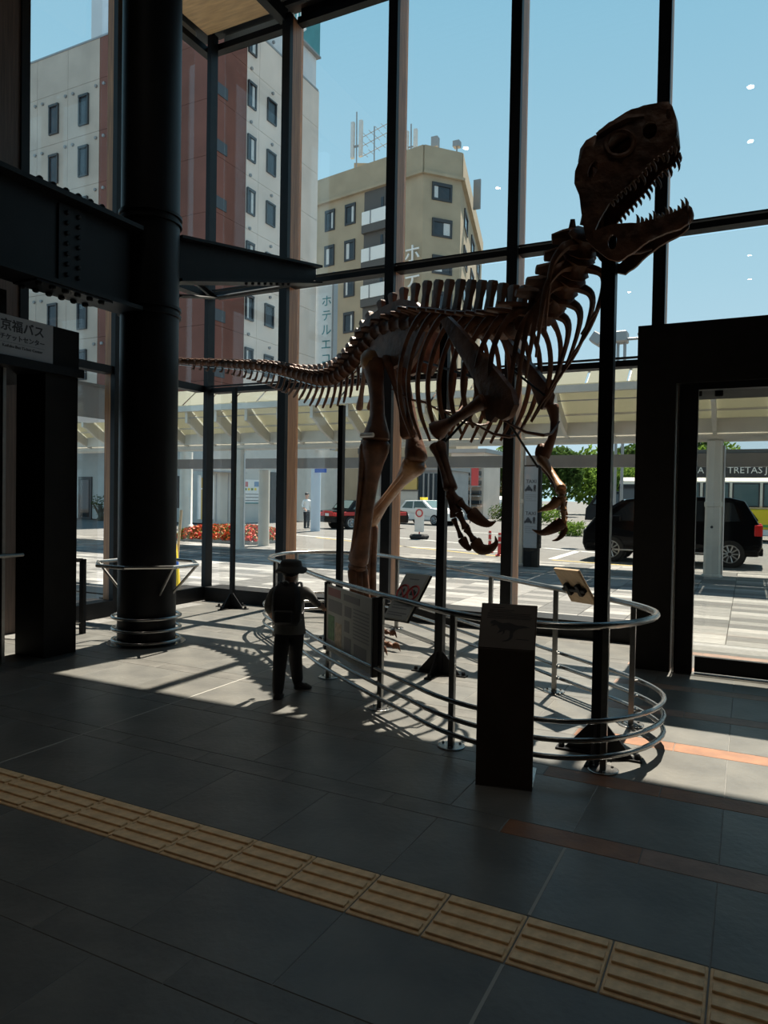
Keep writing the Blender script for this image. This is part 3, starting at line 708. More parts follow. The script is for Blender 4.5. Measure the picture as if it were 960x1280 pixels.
for i, (s, t) in enumerate(neck):
    P, T, N, U = sp_fr(s); T2 = V((T.x, T.y, 0)).normalized(); f = lerp(.74, .42, t)
    for sd in (1, -1):
        n = N*sd
        pts = catmull([P+n*.07-U*.03, P+n*.15-U*.09, P+n*.19-Z*.22*f-T2*.05-U*.06, P+n*.17-Z*.62*f-T2*.16-U*.04, P+n*.12-Z*.98*f-T2*.30], 4)
        rr = [lerp(.044, .008, (k/(len(pts)-1))**.7) for k in range(len(pts))]
        MB().tube(pts, rr, 6, up=T, flat=.8).build('neck_rib', 'bone', sk, True)
# belly ribs (gastralia) between the lower rib ends
for k in range(5):
    s = lerp(dors[5][0], dors[-1][0]+.1, k/4); P, T, N, U = sp_fr(s); T2 = V((T.x, T.y, 0)).normalized()
    c = P-Z*(.83-.10*abs(k-4)/4); MB().tube([c+N*.24+Z*.12-T2*.12, c+N*.10+Z*.02, c+T2*.06, c-N*.10+Z*.02, c-N*.24+Z*.12-T2*.12], [.005, .010, .012, .010, .005], 6).build('belly_rib', 'bone', sk, True)
def bone(p0, p1, r, name, parent=None, m='bone', e0=1.5, e1=1.6, up=None, flat=.85, bow=None):
    p0 = V(p0); p1 = V(p1); ts = [0, .03, .09, .18, .32, .5, .68, .82, .91, .97, 1]
    ks = [.75*e0, 1.0*e0, .97*e0, lerp(1.05, e0, .4), 1.0, .92, .96, lerp(1.05, e1, .45), .98*e1, 1.0*e1, .72*e1]
    pts = [p0.lerp(p1, t)+(V(bow)*math.sin(math.pi*t) if bow is not None else V((0, 0, 0))) for t in ts]
    return MB().tube(pts, [r*k for k in ks], 10, up=up, flat=flat).build(name, m, parent or sk, True)
def chain(pts, r0, r1, name, parent=None, m='bone'):
    out = []
    for i in range(len(pts)-1):
        t = i/max(1, len(pts)-2); out.append(bone(pts[i], V(pts[i]).lerp(V(pts[i+1]), .97), lerp(r0, r1, t), name, parent, m, 1.45, 1.4))
    return out
def claw(pts, r, parent, name='claw', m='bone'):
    q = catmull(pts, 5); n = len(q)
    return MB().tube(q, [r*(1-(i/(n-1))**1.3)*(.8 if i == 0 else 1)+.002 for i in range(n)], 8, flat=1.35).build(name, m, parent, True)
# pelvis
fw = V((.85, -.53, 0)); rt = V((-.53, -.85, 0))
def plate3(poly_px, Y, th, name, m='bone', parent=None, dY=None):
    P = [at(x, y, Y) for x, y in poly_px]; c = sum(P, V((0, 0, 0)))/len(P)
    # stand the plate in the animal's long axis: slide every point along its ray until it lies in the plane
    out = []
    for x, y in poly_px:
        d = ray(x, y); k = (c-CAM).dot(rt)/d.dot(rt); out.append(CAM+d*k)
    n = len(out); a = [p+rt*th/2 for p in out]; b = [p-rt*th/2 for p in out]; mid = sum(out, V((0, 0, 0)))/n
    vs = a+b+[mid+rt*th*.9, mid-rt*th*.9]
    fs = [(i, (i+1) % n, n+(i+1) % n, n+i) for i in range(n)]+[(i, (i+1) % n, 2*n) for i in range(n)]+[(n+(i+1) % n, n+i, 2*n+1) for i in range(n)]
    return MB().add(vs, fs).build(name, m, parent or sk, True)
il = [(446, 436), (449, 412), (462, 397), (482, 383), (503, 374), (520, 377), (533, 388), (538, 404), (532, 426), (522, 446), (512, 462), (500, 456), (488, 462), (476, 448), (466, 454), (456, 444)]
plate3(il, 6.28, .05, 'ilium'); plate3([(x+26, y+8) for x, y in il], 6.62, .05, 'ilium')
hipN = at(466, 452, 6.24); hipF = at(496, 450, 6.62)
for a, b in ((at(482, 446, 6.26), at(508, 548, 6.10)), (at(496, 446, 6.50), at(514, 546, 6.24))):
    bone(a, b, .030, 'pubis', None, 'bone', 1.9, 2.0, flat=.7, bow=fw*.04)
for a, b in ((at(458, 448, 6.30), at(449, 512, 6.72)), (at(478, 450, 6.56), at(462, 512, 6.84))): bone(a, b, .026, 'ischium', None, 'bone', 1.6, 1.5, flat=.7)
# legs: near (its right) and far (its left)
kn = at(470, 548, 6.12); an = at(447, 706, 6.38)
bone(hipN, kn-Z*.03, .088, 'thigh_bone', None, 'bone', 1.45, 1.75, up=rt, flat=.8, bow=fw*.05)
MB().blob(hipN+rt*.03, (.10, .10, .11), 2, .2, 3).build('hip_ball', 'bone_light', sk, True)
bone(kn+Z*.0, an, .086, 'shin_bone', None, 'bone', 1.85, 1.35, up=rt, flat=.85, bow=fw*.02)
bone(kn-Z*.05+rt*.09-fw*.06, an+rt*.06+Z*.02, .032, 'calf_bone', None, 'bone', 1.7, 1.2)
MB().tube([kn-fw*.10+rt*.10+Z*.02, kn+rt*.16+Z*.02, kn+fw*.12+rt*.10+Z*.02], .022, 6).build('white_strap', 'strap_white', sk, True)
MB().blob(an-Z*.02, (.10, .10, .06), 2, .2, 3).build('ankle_bone', 'bone', sk, True)
def foot(an, ft, toes_len, side, mt='bone'):
    for k in (-1, 0, 1):
        o = rt*(-.07*k*side)
        bone(an+o*.8-Z*.04, ft+o*1.4, .046 if k else .050, 'foot_bone', None, mt, 1.3, 1.35)
    for k in (-1, 0, 1):
        o = rt*(-.055*k*side)*1.5; dr = (fw+rt*(-.38*k*side)).normalized(); L = toes_len*(1 if k == 0 else .82)
        b0 = ft+o; b0.z = max(.06, b0.z); p1 = b0+dr*L*.38; p1.z = .075; p2 = b0+dr*L*.68; p2.z = .06; p3 = b0+dr*L*.86; p3.z = .05
        ch = chain([b0, p1, p2, p3], .030, .022, 'toe_bone', None, mt)
        claw([p3, p3+dr*L*.10+Z*.02, p3+dr*L*.22-Z*.038], .024, ch[-1], 'claw', 'bone')
ft = at(455, 787, 6.34); ft.z = .13
foot(an, ft, .42, 1)
claw([an+rt*.02-fw*.06-Z*.10, an-fw*.13-Z*.12, an-fw*.17-Z*.18], .018, sk, 'dewclaw')
kF = at(521, 577, 6.36); aF = at(461, 652, 6.78)
bone(hipF, kF, .068, 'thigh_bone', None, 'bone', 1.6, 1.7, bow=fw*.05)
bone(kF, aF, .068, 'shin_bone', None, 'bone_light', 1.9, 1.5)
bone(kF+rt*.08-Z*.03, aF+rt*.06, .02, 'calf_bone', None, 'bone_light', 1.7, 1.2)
fF = at(456, 782, 6.92); fF.z = .14
foot(aF, fF, .40, -1)
# shoulder blades and arms
plate3([(553, 402), (562, 396), (576, 410), (602, 440), (626, 468), (642, 488), (646, 506), (640, 520), (630, 526), (622, 521), (617, 528), (611, 526), (610, 512), (603, 508), (604, 498), (600, 487), (590, 466), (570, 432)], 4.86, .045, 'shoulder_blade')
plate3([(628, 420), (634, 420), (650, 440), (668, 458), (684, 478), (691, 494), (688, 508), (678, 512), (672, 500), (664, 478), (648, 456)], 5.42, .045, 'shoulder_blade')
sN = at(607, 500, 4.80); eN = at(542, 541, 4.80); wN_ = at(562, 612, 4.66)
bone(sN, eN, .048, 'upper_arm_bone', None, 'bone', 1.5, 1.9, flat=.8)
bone(at(545, 556, 4.80), wN_, .033, 'forearm_bone', None, 'bone', 1.7, 1.3); bone(at(550, 553, 4.78), wN_+V((.03, 0, 0)), .026, 'forearm_bone', None, 'bone', 1.6, 1.3)
MB().tube([at(600, 506, 4.95), at(553, 556, 4.93)], .010, 6).build('steel_rod', 'black_steel', sk)
for fp, cp, r in ((((562, 613), (575, 628), (588, 640)), ((588, 640), (600, 650), (611, 655), (620, 652)) , .029), (((563, 616), (573, 641), (583, 661), (593, 676)), ((593, 676), (601, 686), (612, 686), (620, 679), (619, 670)), .027), (((561, 618), (567, 648), (577, 673)), ((577, 673), (582, 681), (587, 686), (590, 683)), .020)):
    ch = chain([at(x, y, 4.66) for x, y in fp], r, r*.85, 'finger_bone'); claw([at(x, y, 4.65) for x, y in cp], r*1.25, ch[-1])
sF = at(688, 498, 5.36); eF = at(678, 572, 5.32)
bone(at(692, 455+20, 5.36), at(684, 508, 5.36), .028, 'shoulder_strut', None, 'bone_light', 1.4, 1.5)
bone(at(690, 506, 5.34), eF, .042, 'upper_arm_bone', None, 'bone', 1.5, 1.5, flat=.75, bow=V((.05, 0, 0)))
wF_ = at(702, 612, 5.12)
MB().blob(at(677, 566, 5.31), (.05, .045, .07), 2, .25, 3).build('elbow_bone', 'bone', sk, True)
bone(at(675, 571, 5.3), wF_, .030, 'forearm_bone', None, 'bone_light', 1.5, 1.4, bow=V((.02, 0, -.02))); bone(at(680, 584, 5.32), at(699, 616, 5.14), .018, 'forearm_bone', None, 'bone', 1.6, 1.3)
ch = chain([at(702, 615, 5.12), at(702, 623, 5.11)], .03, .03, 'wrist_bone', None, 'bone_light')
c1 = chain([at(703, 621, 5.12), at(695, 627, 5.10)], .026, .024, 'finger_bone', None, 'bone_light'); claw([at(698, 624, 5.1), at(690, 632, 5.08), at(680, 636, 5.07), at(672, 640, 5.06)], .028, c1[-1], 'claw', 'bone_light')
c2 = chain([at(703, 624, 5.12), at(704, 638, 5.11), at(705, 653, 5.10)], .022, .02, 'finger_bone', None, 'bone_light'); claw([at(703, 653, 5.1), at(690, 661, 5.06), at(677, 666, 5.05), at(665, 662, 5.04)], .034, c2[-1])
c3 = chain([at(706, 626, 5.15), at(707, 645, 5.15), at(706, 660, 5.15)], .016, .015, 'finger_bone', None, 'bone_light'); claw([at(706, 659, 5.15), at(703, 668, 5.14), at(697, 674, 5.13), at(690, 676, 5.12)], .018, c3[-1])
MB().tube([at(634, 525, 5.0), at(672, 584, 5.28)], .009, 6).build('steel_rod', 'black_steel', sk)
MB().tube([at(530, 452, 5.75), at(612, 478, 5.2)], .011, 6).build('steel_rod', 'black_steel', sk)
MB().tube([at(640, 462, 5.2), at(688, 500, 5.3)], .009, 6).build('steel_rod', 'black_steel', sk)
# ---- skull
def inpoly(p, poly):
    x, y = p; r = False; n = len(poly)
    for i in range(n):
        x0, y0 = poly[i]; x1, y1 = poly[i-1]
        if (y0 > y) != (y1 > y) and x < (x1-x0)*(y-y0)/(y1-y0)+x0: r = not r
    return r
def cr_px(x, y): return (700+x/5.333, 110+y/5.333)
YM = 4.32
def skull_plate(outline, holes, hw, th, name, parent, m='bone', mirror=(1, -1), step=34):
    pts = []; edges = []
    def ring(poly, seg):
        q = []
        for i in range(len(poly)):
            a = V((*poly[i], 0)); b = V((*poly[(i+1) % len(poly)], 0)); k = max(1, int((b-a).length/seg))
            for j in range(k): c = a.lerp(b, j/k); q.append((c.x, c.y))
        k0 = len(pts); pts.extend(q); edges.extend([(k0+i, k0+(i+1) % len(q)) for i in range(len(q))]); return q
    O = ring(outline, step); H = [ring(h, 26) for h in holes]
    xs_ = [p[0] for p in O]; ys_ = [p[1] for p in O]
    gx = min(xs_)+step/2
    while gx < max(xs_):
        gy = min(ys_)+step/2
        while gy < max(ys_):
            p = (gx+random.uniform(-4, 4), gy+random.uniform(-4, 4))
            if inpoly(p, O) and not any(inpoly(p, h) for h in H) and all((p[0]-q[0])**2+(p[1]-q[1])**2 > (step*.45)**2 for q in pts[:len(O)+sum(map(len, H))]): pts.append(p)
            gy += step
        gx += step
    vo, eo, fo, *_ = delaunay_2d_cdt([V(p) for p in pts], edges, [], 0, 1e-4)
    tri = [f for f in fo if inpoly(sum((V(vo[i]) for i in f), V((0, 0)))/3, O) and not any(inpoly(sum((V(vo[i]) for i in f), V((0, 0)))/3, h) for h in H)]
    cnt = {}
    for f in tri:
        for i in range(3):
            e_ = tuple(sorted((f[i], f[(i+1) % 3]))); cnt[e_] = cnt.get(e_, 0)+1
    b = MB(); n = len(vo)
    for sg in mirror:
        A = []; B = []
        for p in vo:
            h = hw(p[0], p[1]); P = at(*cr_px(p[0], p[1]), YM-h); w = .012*noise.noise(V((p[0]*.02, p[1]*.02, 3)))
            y0 = YM-sg*(h+w); A.append(V((P.x, y0-sg*th/2, P.z))); B.append(V((P.x, y0+sg*th/2, P.z)))
        fs = [f for f in tri]+[[n+i for i in f[::-1]] for f in tri]+[(a, c, n+c, n+a) for (a, c), k in cnt.items() if k == 1]
        b.add(A+B, fs)
    return b
def ell(cx, cy, rx, ry, n=14, rot=0):
    out = []
    for i in range(n):
        a = 2*math.pi*i/n; x, y = rx*math.cos(a), ry*math.sin(a); out.append((cx+x*math.cos(rot)-y*math.sin(rot), cy+x*math.sin(rot)+y*math.cos(rot)))
    return out
def cl(x, a=0., b=1.): return max(a, min(b, x))
ctop = [(235, 385), (240, 342), (258, 290), (330, 240), (440, 165), (560, 122), (650, 106), (722, 92)]
cran = [(175, 1010), (150, 880), (130, 720), (97, 640), (102, 560), (140, 470), (170, 402)]+ctop+[(752, 130), (775, 200), (782, 290), (768, 370), (720, 425), (650, 455), (600, 505), (540, 575), (470, 640), (390, 710), (330, 775), (285, 850), (240, 930), (215, 1010)]
def hw_c(x, y):
    t = cl((x-150)/620); h = lerp(.165, .095, t**.9); return h*(1-.22*cl((420-y-.25*(x-300))/330))
cb = skull_plate(cran, [ell(398, 372, 88, 72, 16, -.4), ell(600, 285, 48, 62, 14, .3), ell(722, 178, 18, 36, 10, -.1), ell(222, 545, 30, 66, 12, .35)], hw_c, .022, 'cranium', sk)
# roof between the two sides
def mirrorY(P): return V((P.x, 2*YM-P.y, P.z))
roof_pts = [(140, 470), (170, 402)]+ctop+[(752, 130), (775, 200), (782, 290)]
Rn = [at(*cr_px(x, y), YM-hw_c(x, y)) for x, y in roof_pts]; vs = []; fs = []
for P in Rn:
    Q = mirrorY(P)
    for k in range(7):
        t = k/6; c = P.lerp(Q, t); c.z += .022*math.sin(math.pi*t)-.006*math.sin(2*math.pi*t)**2; vs.append(c)
for i in range(len(Rn)-1):
    for k in range(6): fs.append((i*7+k, i*7+k+1, i*7+8+k, i*7+7+k))
n = len(vs); vs2 = [p-V((0, 0, .02)) for p in vs]; cb.add(vs+vs2, fs+[tuple(n+i for i in f[::-1]) for f in fs]+[(i, i+1, n+i+1, n+i) for i in range(6)]+[((len(Rn)-1)*7+i, (len(Rn)-1)*7+i+1, n+(len(Rn)-1)*7+i+1, n+(len(Rn)-1)*7+i) for i in range(6)])
P0 = at(*cr_px(205, 470), YM); cb.blob(P0+V((.02, 0, -.02)), (.09, .12, .12), 2, .25, 3)
cb.tube([at(*cr_px(190, 560), YM-.09), at(*cr_px(215, 900), YM-.13)], [.05, .022], 7); cb.tube([mirrorY(at(*cr_px(190, 560), YM-.09)), mirrorY(at(*cr_px(215, 900), YM-.13))], [.05, .022], 7)
cb.tube([at(*cr_px(330, 600), YM), at(*cr_px(520, 500), YM), at(*cr_px(690, 330), YM)], [.03, .045, .035], 8, flat=.6)
# brow ridge and eye rims
for sg in (1, -1):
    rim = [at(*cr_px(x, y), YM-hw_c(x, y)-.012) for x, y in ell(398, 372, 96, 80, 18, -.4)]
    if sg < 0: rim = [mirrorY(p) for p in rim]
    cb.tube(rim, .014, 6, closed=True)
    br_ = [at(*cr_px(x, y), YM-hw_c(x, y)-.006) for x, y in ((250, 320), (340, 262), (450, 205), (560, 190))]
    if sg < 0: br_ = [mirrorY(p) for p in br_]
    cb.tube(br_, [.02, .032, .026, .012], 7)
cranium = cb.build('cranium', 'bone', sk, True)
def hw_m(x, y): return lerp(.155, .035, cl((x-190)/660)**1.15)
mand = [(175, 985), (205, 955), (260, 950), (340, 915), (430, 905), (520, 905), (620, 880), (720, 850), (800, 815), (845, 790), (858, 830), (855, 905), (800, 945), (720, 968), (640, 1000), (560, 1045), (480, 1108), (390, 1160), (320, 1140), (240, 1080), (190, 1030)]
jb = skull_plate(mand, [ell(352, 1030, 30, 52, 12, .1)], hw_m, .026, 'lower_jaw', sk)
chin = at(*cr_px(848, 850), YM); jb.blob(chin, (.035, .05, .05), 2, .2, 3)
jaw = jb.build('lower_jaw', 'bone', sk, True)
def tooth(P, d, L, r, parent, back):
    q = [P-d*.01, P+d*L*.45+back*L*.05, P+d*L*.8-back*L*.02, P+d*L-back*L*.16]
    MB().tube(q, [r, r*.85, r*.45, r*.06], 6).build('tooth', 'tooth', parent, True)
row = catmull([V((x, y, 0)) for x, y in ((775, 345), (745, 405), (700, 435), (650, 455), (600, 505), (540, 575), (470, 640), (400, 702), (345, 758))], 4)
row = resample(row, n=17)
for i, q in enumerate(row):
    h = hw_c(q.x, q.y); P = at(*cr_px(q.x, q.y), YM-h); L = (.050+.022*math.sin(i*2.3)) if i < 12 else .036
    d = V((.12, 0, -1)).normalized(); d = V((.45, 0, -.9)).normalized() if i > 3 else V((.25, 0, -.97)).normalized()
    tooth(P, d, L, .010, cranium, V((1, 0, 0))); tooth(mirrorY(P), d, L*random.uniform(.8, 1.15), .010, cranium, V((1, 0, 0)))
rowl = resample(catmull([V((x, y, 0)) for x, y in ((845, 800), (800, 820), (720, 852), (620, 882), (520, 905))], 4), n=13)
for i, q in enumerate(rowl):
    h = hw_m(q.x, q.y); P = at(*cr_px(q.x, q.y), YM-h); L = .062 if i < 2 else .040+.016*math.sin(i*1.7)
    d = V((-.08, 0, 1)).normalized()
    tooth(P, d, L, .011, jaw, V((1, 0, 0))); tooth(mirrorY(P), d, L*random.uniform(.8, 1.15), .011, jaw, V((1, 0, 0)))
MB().tube([at(*cr_px(470, 1105), YM-.08), at(*cr_px(530, 1100), YM), at(*cr_px(610, 1075), YM+.07)], [.006, .008, .006], 6).build('throat_bone', 'bone', sk, True)
MB().tube([at(735, 282, 4.40), at(745, 235, 4.36)], .05, 8).build('neck_joint', 'bone', sk, True)
MB().tube([V((-.76, 4.37, 3.02)), at(742, 300, 4.4)], .022, 8).build('steel_bracket', 'black_steel', sk)
# ================================================================ PEOPLE
def skin_mesh(joints, edges, root, mats, region, sub=2):
    me = bpy.data.meshes.new('body'); names = list(joints); ix = {n: i for i, n in enumerate(names)}
    me.from_pydata([joints[n][0] for n in names], [(ix[a], ix[b]) for a, b in edges], [])
    o = bpy.data.objects.new('tmp', me); COL.objects.link(o)
    o.modifiers.new('s', 'SKIN'); sm = o.modifiers.new('d', 'SUBSURF'); sm.levels = sub; sm.render_levels = sub
    if not me.skin_vertices: me.skin_vertices.new()
    for n, i in ix.items():
        r = joints[n][1]; me.skin_vertices[0].data[i].radius = r if hasattr(r, '__len__') else (r, r)
    me.skin_vertices[0].data[ix[root]].use_root = True
    dg = bpy.context.evaluated_depsgraph_get(); dg.update(); m2 = bpy.data.meshes.new_from_object(o.evaluated_get(dg))
    bpy.data.objects.remove(o)
    m2.materials.clear()
    for m in mats: m2.materials.append(MATS[m])
    for p in m2.polygons: p.use_smooth = True; p.material_index = region(p.center)
    return m2
def person(base, face, H, label, cat, mats, pose, extra):
    """base ground point, face = unit XY direction the person looks to, H height; local x = their right, y = ahead"""
    f = V((face[0], face[1], 0)).normalized(); r = V((f.y, -f.x, 0)); M = frame(base, r, f)
    t = thing('person', tuple(base), label, 'person'); k = H
    J = {}
    def j(n, x, y, z, rad): J[n] = (V((x*k, y*k, z*k)), rad*k if not hasattr(rad, '__len__') else tuple(q*k for q in rad))
    big = pose.get('child', False); hs = 1.22 if big else 1.0
    fat = 1.18 if big else 1.0
    j('pelvis', 0, 0, .50, (.083*fat, .062*fat)); j('belly', 0, .0, .59, (.078*fat, .058*fat)); j('chest', 0, 0, .70, (.082*fat, .058*fat)); j('neck0', 0, 0, .79, (.045, .04)); j('neck', 0, 0, .825, .030*hs)
    j('head0', 0, .008, .865, .046*hs); j('head1', 0, .012, .925, .056*hs); j('head2', 0, .008, .972, .036*hs)
    E_ = [('pelvis', 'belly'), ('belly', 'chest'), ('chest', 'neck0'), ('neck0', 'neck'), ('neck', 'head0'), ('head0', 'head1'), ('head1', 'head2')]
    for s, n in ((-1, 'l'), (1, 'r')):
        hip, knee, ank, toe = pose['leg_'+n]; sh, el, wr = (s*.105*fat, -.0, .765), *pose['arm_'+n]
        j('hip'+n, *hip, .057*fat*1.05); j('knee'+n, *knee, .042*fat*1.1); j('ank'+n, *ank, .030*fat*1.25); j('heel'+n, ank[0], ank[1]-.01, .022, .026); j('toe'+n, *toe, .022)
        E_ += [('pelvis', 'hip'+n), ('hip'+n, 'knee'+n), ('knee'+n, 'ank'+n), ('ank'+n, 'heel'+n), ('heel'+n, 'toe'+n)]
        j('sh'+n, *sh, .040); j('el'+n, *el, .029); j('wr'+n, *wr, .020); E_ += [('chest', 'sh'+n), ('sh'+n, 'el'+n), ('el'+n, 'wr'+n)]
        d = (V(wr)-V(el)).normalized(); pm = V(wr)+d*.035; j('palm'+n, *pm, (.024, .014)); E_.append(('wr'+n, 'palm'+n))
    def region(c):
        z = c.z/k; x = abs(c.x/k)
        for n in 'lr':
            w = J['wr'+n][0]; e = J['el'+n][0]; d = (w-e).normalized(); q = (c-e).dot(d)/(w-e).length
            a = e+d*min(max(0, (c-e).dot(d)), (w-e).length+.1*k)
            if (c-a).length < .045*k and q > pose.get('sleeve', 1.0): return 0
        if z > .80: return 0
        if z > .47: return 1
        if z > .05: return 2
        return 3
    me = skin_mesh(J, E_, 'pelvis', mats, region)
    # fingers and thumb, ears and nose belong to the same mesh
    b = MB()
    for n, s in (('l', -1), ('r', 1)):
        w, p = J['wr'+n][0], J['palm'+n][0]; d = (p-w).normalized(); side = d.cross(V((0, 0, 1))); side = side.normalized() if side.length > .2 else V((1, 0, 0)); dn = side.cross(d)
        for q, L in ((-1.5, .038), (-.5, .046), (.5, .043), (1.5, .034)):
            a = p+side*q*.0095*k+d*.004*k; b.tube([a, a+d*L*.55*k, a+d*L*.9*k-dn*.008*k*s, a+d*L*k-dn*.016*k*s], [.0062*k, .0058*k, .005*k, .0035*k], 6)
        a = w+d*.018*k+side*s*-.018*k; b.tube([a, a+side*s*-.014*k+d*.014*k, a+side*s*-.018*k+d*.032*k], [.0075*k, .0065*k, .0045*k], 6)
    hd = J['head1'][0]
    for s in (-1, 1): b.blob(hd+V((s*.056*hs*k, -.004*k, -.012*k)), (.007*k, .014*k, .019*k), 1, 0)
    b.tube([hd+V((0, .054*hs*k, .0)), hd+V((0, .07*hs*k, -.018*k)), hd+V((0, .056*hs*k, -.024*k))], [.006*k, .011*k, .008*k], 6)
    b.tube([hd+V((-.018*k, .052*hs*k, -.042*k)), hd+V((.018*k, .052*hs*k, -.042*k))], .004*k, 5)
    for s in (-1, 1): b.blob(hd+V((s*.022*k, .051*hs*k, .006*k)), .008*k, 1, 0, mi=3)
    bm = bmesh.new(); bm.from_mesh(me)
    off = [bm.verts.new(v) for v in b.v]
    for f_, mi in zip(b.f, b.mi):
        fc = bm.faces.new([off[i] for i in f_]); fc.material_index = mi; fc.smooth = True
    bmesh.ops.recalc_face_normals(bm, faces=bm.faces); bm.to_mesh(me); bm.free()
    me.transform(M); body = link('body', me, t)
    extra(t, M, k, J, hs); return t
def shoes(t, M, k, J, m):
    for n in 'lr':
        h, to = J['heel'+n][0], J['toe'+n][0]; d = V((to.x-h.x, to.y-h.y, 0)).normalized()
        a = h-d*.022*k; e_ = to+d*.022*k
        b = MB(); L = (e_-a).length; Mx = M @ frame((a.x, a.y, 0), d, d.cross(V((0, 0, -1))))
        sec = [(0, .020, .052), (.12, .030, .060), (.35, .030, .058), (.6, .034, .040), (.85, .033, .030), (1.0, .018, .018)]
        vs = []; fs = []
        for (u, w, z) in sec:
            for (y, zz) in ((-w, .004), (-w*1.05, z*.5), (-w*.6, z), (w*.6, z), (w*1.05, z*.5), (w, .004)): vs.append(M @ (V((a.x, a.y, 0))+d*u*L+V((-d.y, d.x, 0))*y*k+V((0, 0, zz*k))))
        for i in range(len(sec)-1):
            for q in range(6): fs.append((i*6+q, i*6+(q+1) % 6, i*6+6+(q+1) % 6, i*6+6+q))
        fs += [tuple(range(6)), tuple(range(30, 36))]
        MB().add(vs, fs).build('shoe', m, t, True)
def child_extra(t, M, k, J, hs):
    shoes(t, M, k, J, 'shoe')
    h = J['head1'][0]
    b = MB(); prof = [(.118, -.030), (.112, -.016), (.086, .004), (.079, .012), (.077, .030), (.070, .046), (.046, .056), (.004, .059)]
    vs = []; n = 26
    for r, z in prof:
        for q in range(n):
            a = 2*math.pi*q/n; wv = .008*math.sin(3*a+1)+.006*math.sin(5*a) if r > .09 else 0
            vs.append(M @ (h+V((r*math.cos(a)*k, r*math.sin(a)*k*1.04, (z+wv)*k))))
    fs = [(i*n+q, i*n+(q+1) % n, i*n+n+(q+1) % n, i*n+n+q) for i in range(len(prof)-1) for q in range(n)]+[tuple((len(prof)-1)*n+q for q in range(n)), tuple(range(n))[::-1]]
    ht = MB().add(vs, fs).build('hat', 'hat', t, True); ht['label'] = 'dark hat with a wavy brim'
    MB().tube([M @ (h+V((.068*math.cos(a*math.pi/12)*k, .070*math.sin(a*math.pi/12)*k, .022*k))) for a in range(24)], .005*k, 5, closed=True).build('hat_band', 'ink', ht)
    b = MB(); vs = []
    for (u, w, d) in ((0, .078, .045), (.03, .098, .075), (.12, .105, .090), (.22, .100, .080), (.27, .085, .060), (.30, .05, .030)):
        z = .525+u
        for (x, y) in ((-w*.9, -.050), (-w, -.06-d*.5), (-w*.75, -.055-d), (w*.75, -.055-d), (w, -.06-d*.5), (w*.9, -.050)): vs.append(M @ V((x*k, y*k, z*k)))
    fs = [(i*6+q, i*6+(q+1) % 6, i*6+6+(q+1) % 6, i*6+6+q) for i in range(5) for q in range(6)]+[tuple(range(6))[::-1], tuple(range(30, 36))]
    bp = MB().add(vs, fs).build('backpack', 'backpack', t, True); bp['label'] = 'dark backpack'
    MB().bbox((-.07*k, -.165*k, .545*k), (.07*k, -.14*k, .64*k), .012*k, 0, M).build('front_pocket', 'backpack', bp)
    MB().tube([M @ V((-.02*k, -.10*k, .825*k)), M @ V((0, -.115*k, .842*k)), M @ V((.02*k, -.10*k, .825*k))], .006*k, 6).build('grab_loop', 'ink_grey', bp)
    for s in (-1, 1):
        MB().tube(catmull([M @ V((s*.062*k, -.060*k, .80*k)), M @ V((s*.072*k, -.02*k, .822*k)), M @ V((s*.074*k, .035*k, .80*k)), M @ V((s*.075*k, .064*k, .70*k)), M @ V((s*.085*k, .04*k, .60*k)), M @ V((s*.088*k, -.04*k, .555*k))], 4), .011*k, 6, flat=.5).build('shoulder_strap', 'sign_grey', bp, True)
    MB().blob(M @ (h+V((0, -.012*k, -.018*k))), (.070*k, .068*k, .058*k), 2, .05, 4).build('hair', 'hair', t, True)
    hem = [M @ V((.118*math.cos(a*math.pi/12)*k, .092*math.sin(a*math.pi/12)*k, .455*k)) for a in range(24)]; up_ = [M @ V((.100*math.cos(a*math.pi/12)*k, .078*math.sin(a*math.pi/12)*k, .60*k)) for a in range(24)]
    MB().add(hem+up_, [(i, (i+1) % 24, 24+(i+1) % 24, 24+i) for i in range(24)]).build('shirt_hem', 'shirt', t, True)
cb_ = (gz(347, 878)+gz(374, 862))/2
child_face = (V((-.30, .95, 0))).normalized()
rr_ = V((child_face.y, -child_face.x, 0))
def loc(P): d = V(P)-cb_; return (d.dot(rr_)/1.05, d.dot(child_face)/1.05, (V(P).z)/1.05)
lf_ = loc(gz(347, 874)); rf_ = loc(gz(372, 861)); hd_ = loc(at(403, 759, 4.92))
person(cb_, child_face, 1.05, 'child in a brimmed hat and dark backpack pointing at the poster board', 'person', ['skin', 'shirt', 'trousers', 'shoe'],
       dict(child=True, sleeve=.35, leg_l=((-.05, 0, .47), (lf_[0], lf_[1]*.6, .26), (lf_[0], lf_[1], .055), (lf_[0]-.01, lf_[1]+.075, .024)), leg_r=((.05, 0, .47), (rf_[0], rf_[1]*.6, .26), (rf_[0], rf_[1], .055), (rf_[0]+.075, rf_[1]+.03, .024)),
            arm_l=((-.165, -.02, .635), (-.15, .07, .55)), arm_r=(((.105+hd_[0])*.5+.02, hd_[1]*.42, (.765+hd_[2])*.5-.02), hd_)), child_extra)
def man_extra(t, M, k, J, hs):
    shoes(t, M, k, J, 'shoe'); h = J['head1'][0]
    MB().blob(M @ (h+V((0, -.012*k, .018*k))), (.058*k, .064*k, .05*k), 2, .05, 4).build('hair', 'hair', t, True)
    MB().tube([M @ V((.088*math.cos(a*math.pi/10)*k, .066*math.sin(a*math.pi/10)*k, .49*k)) for a in range(20)], .012*k, 6, closed=True).build('belt', 'ink', t)
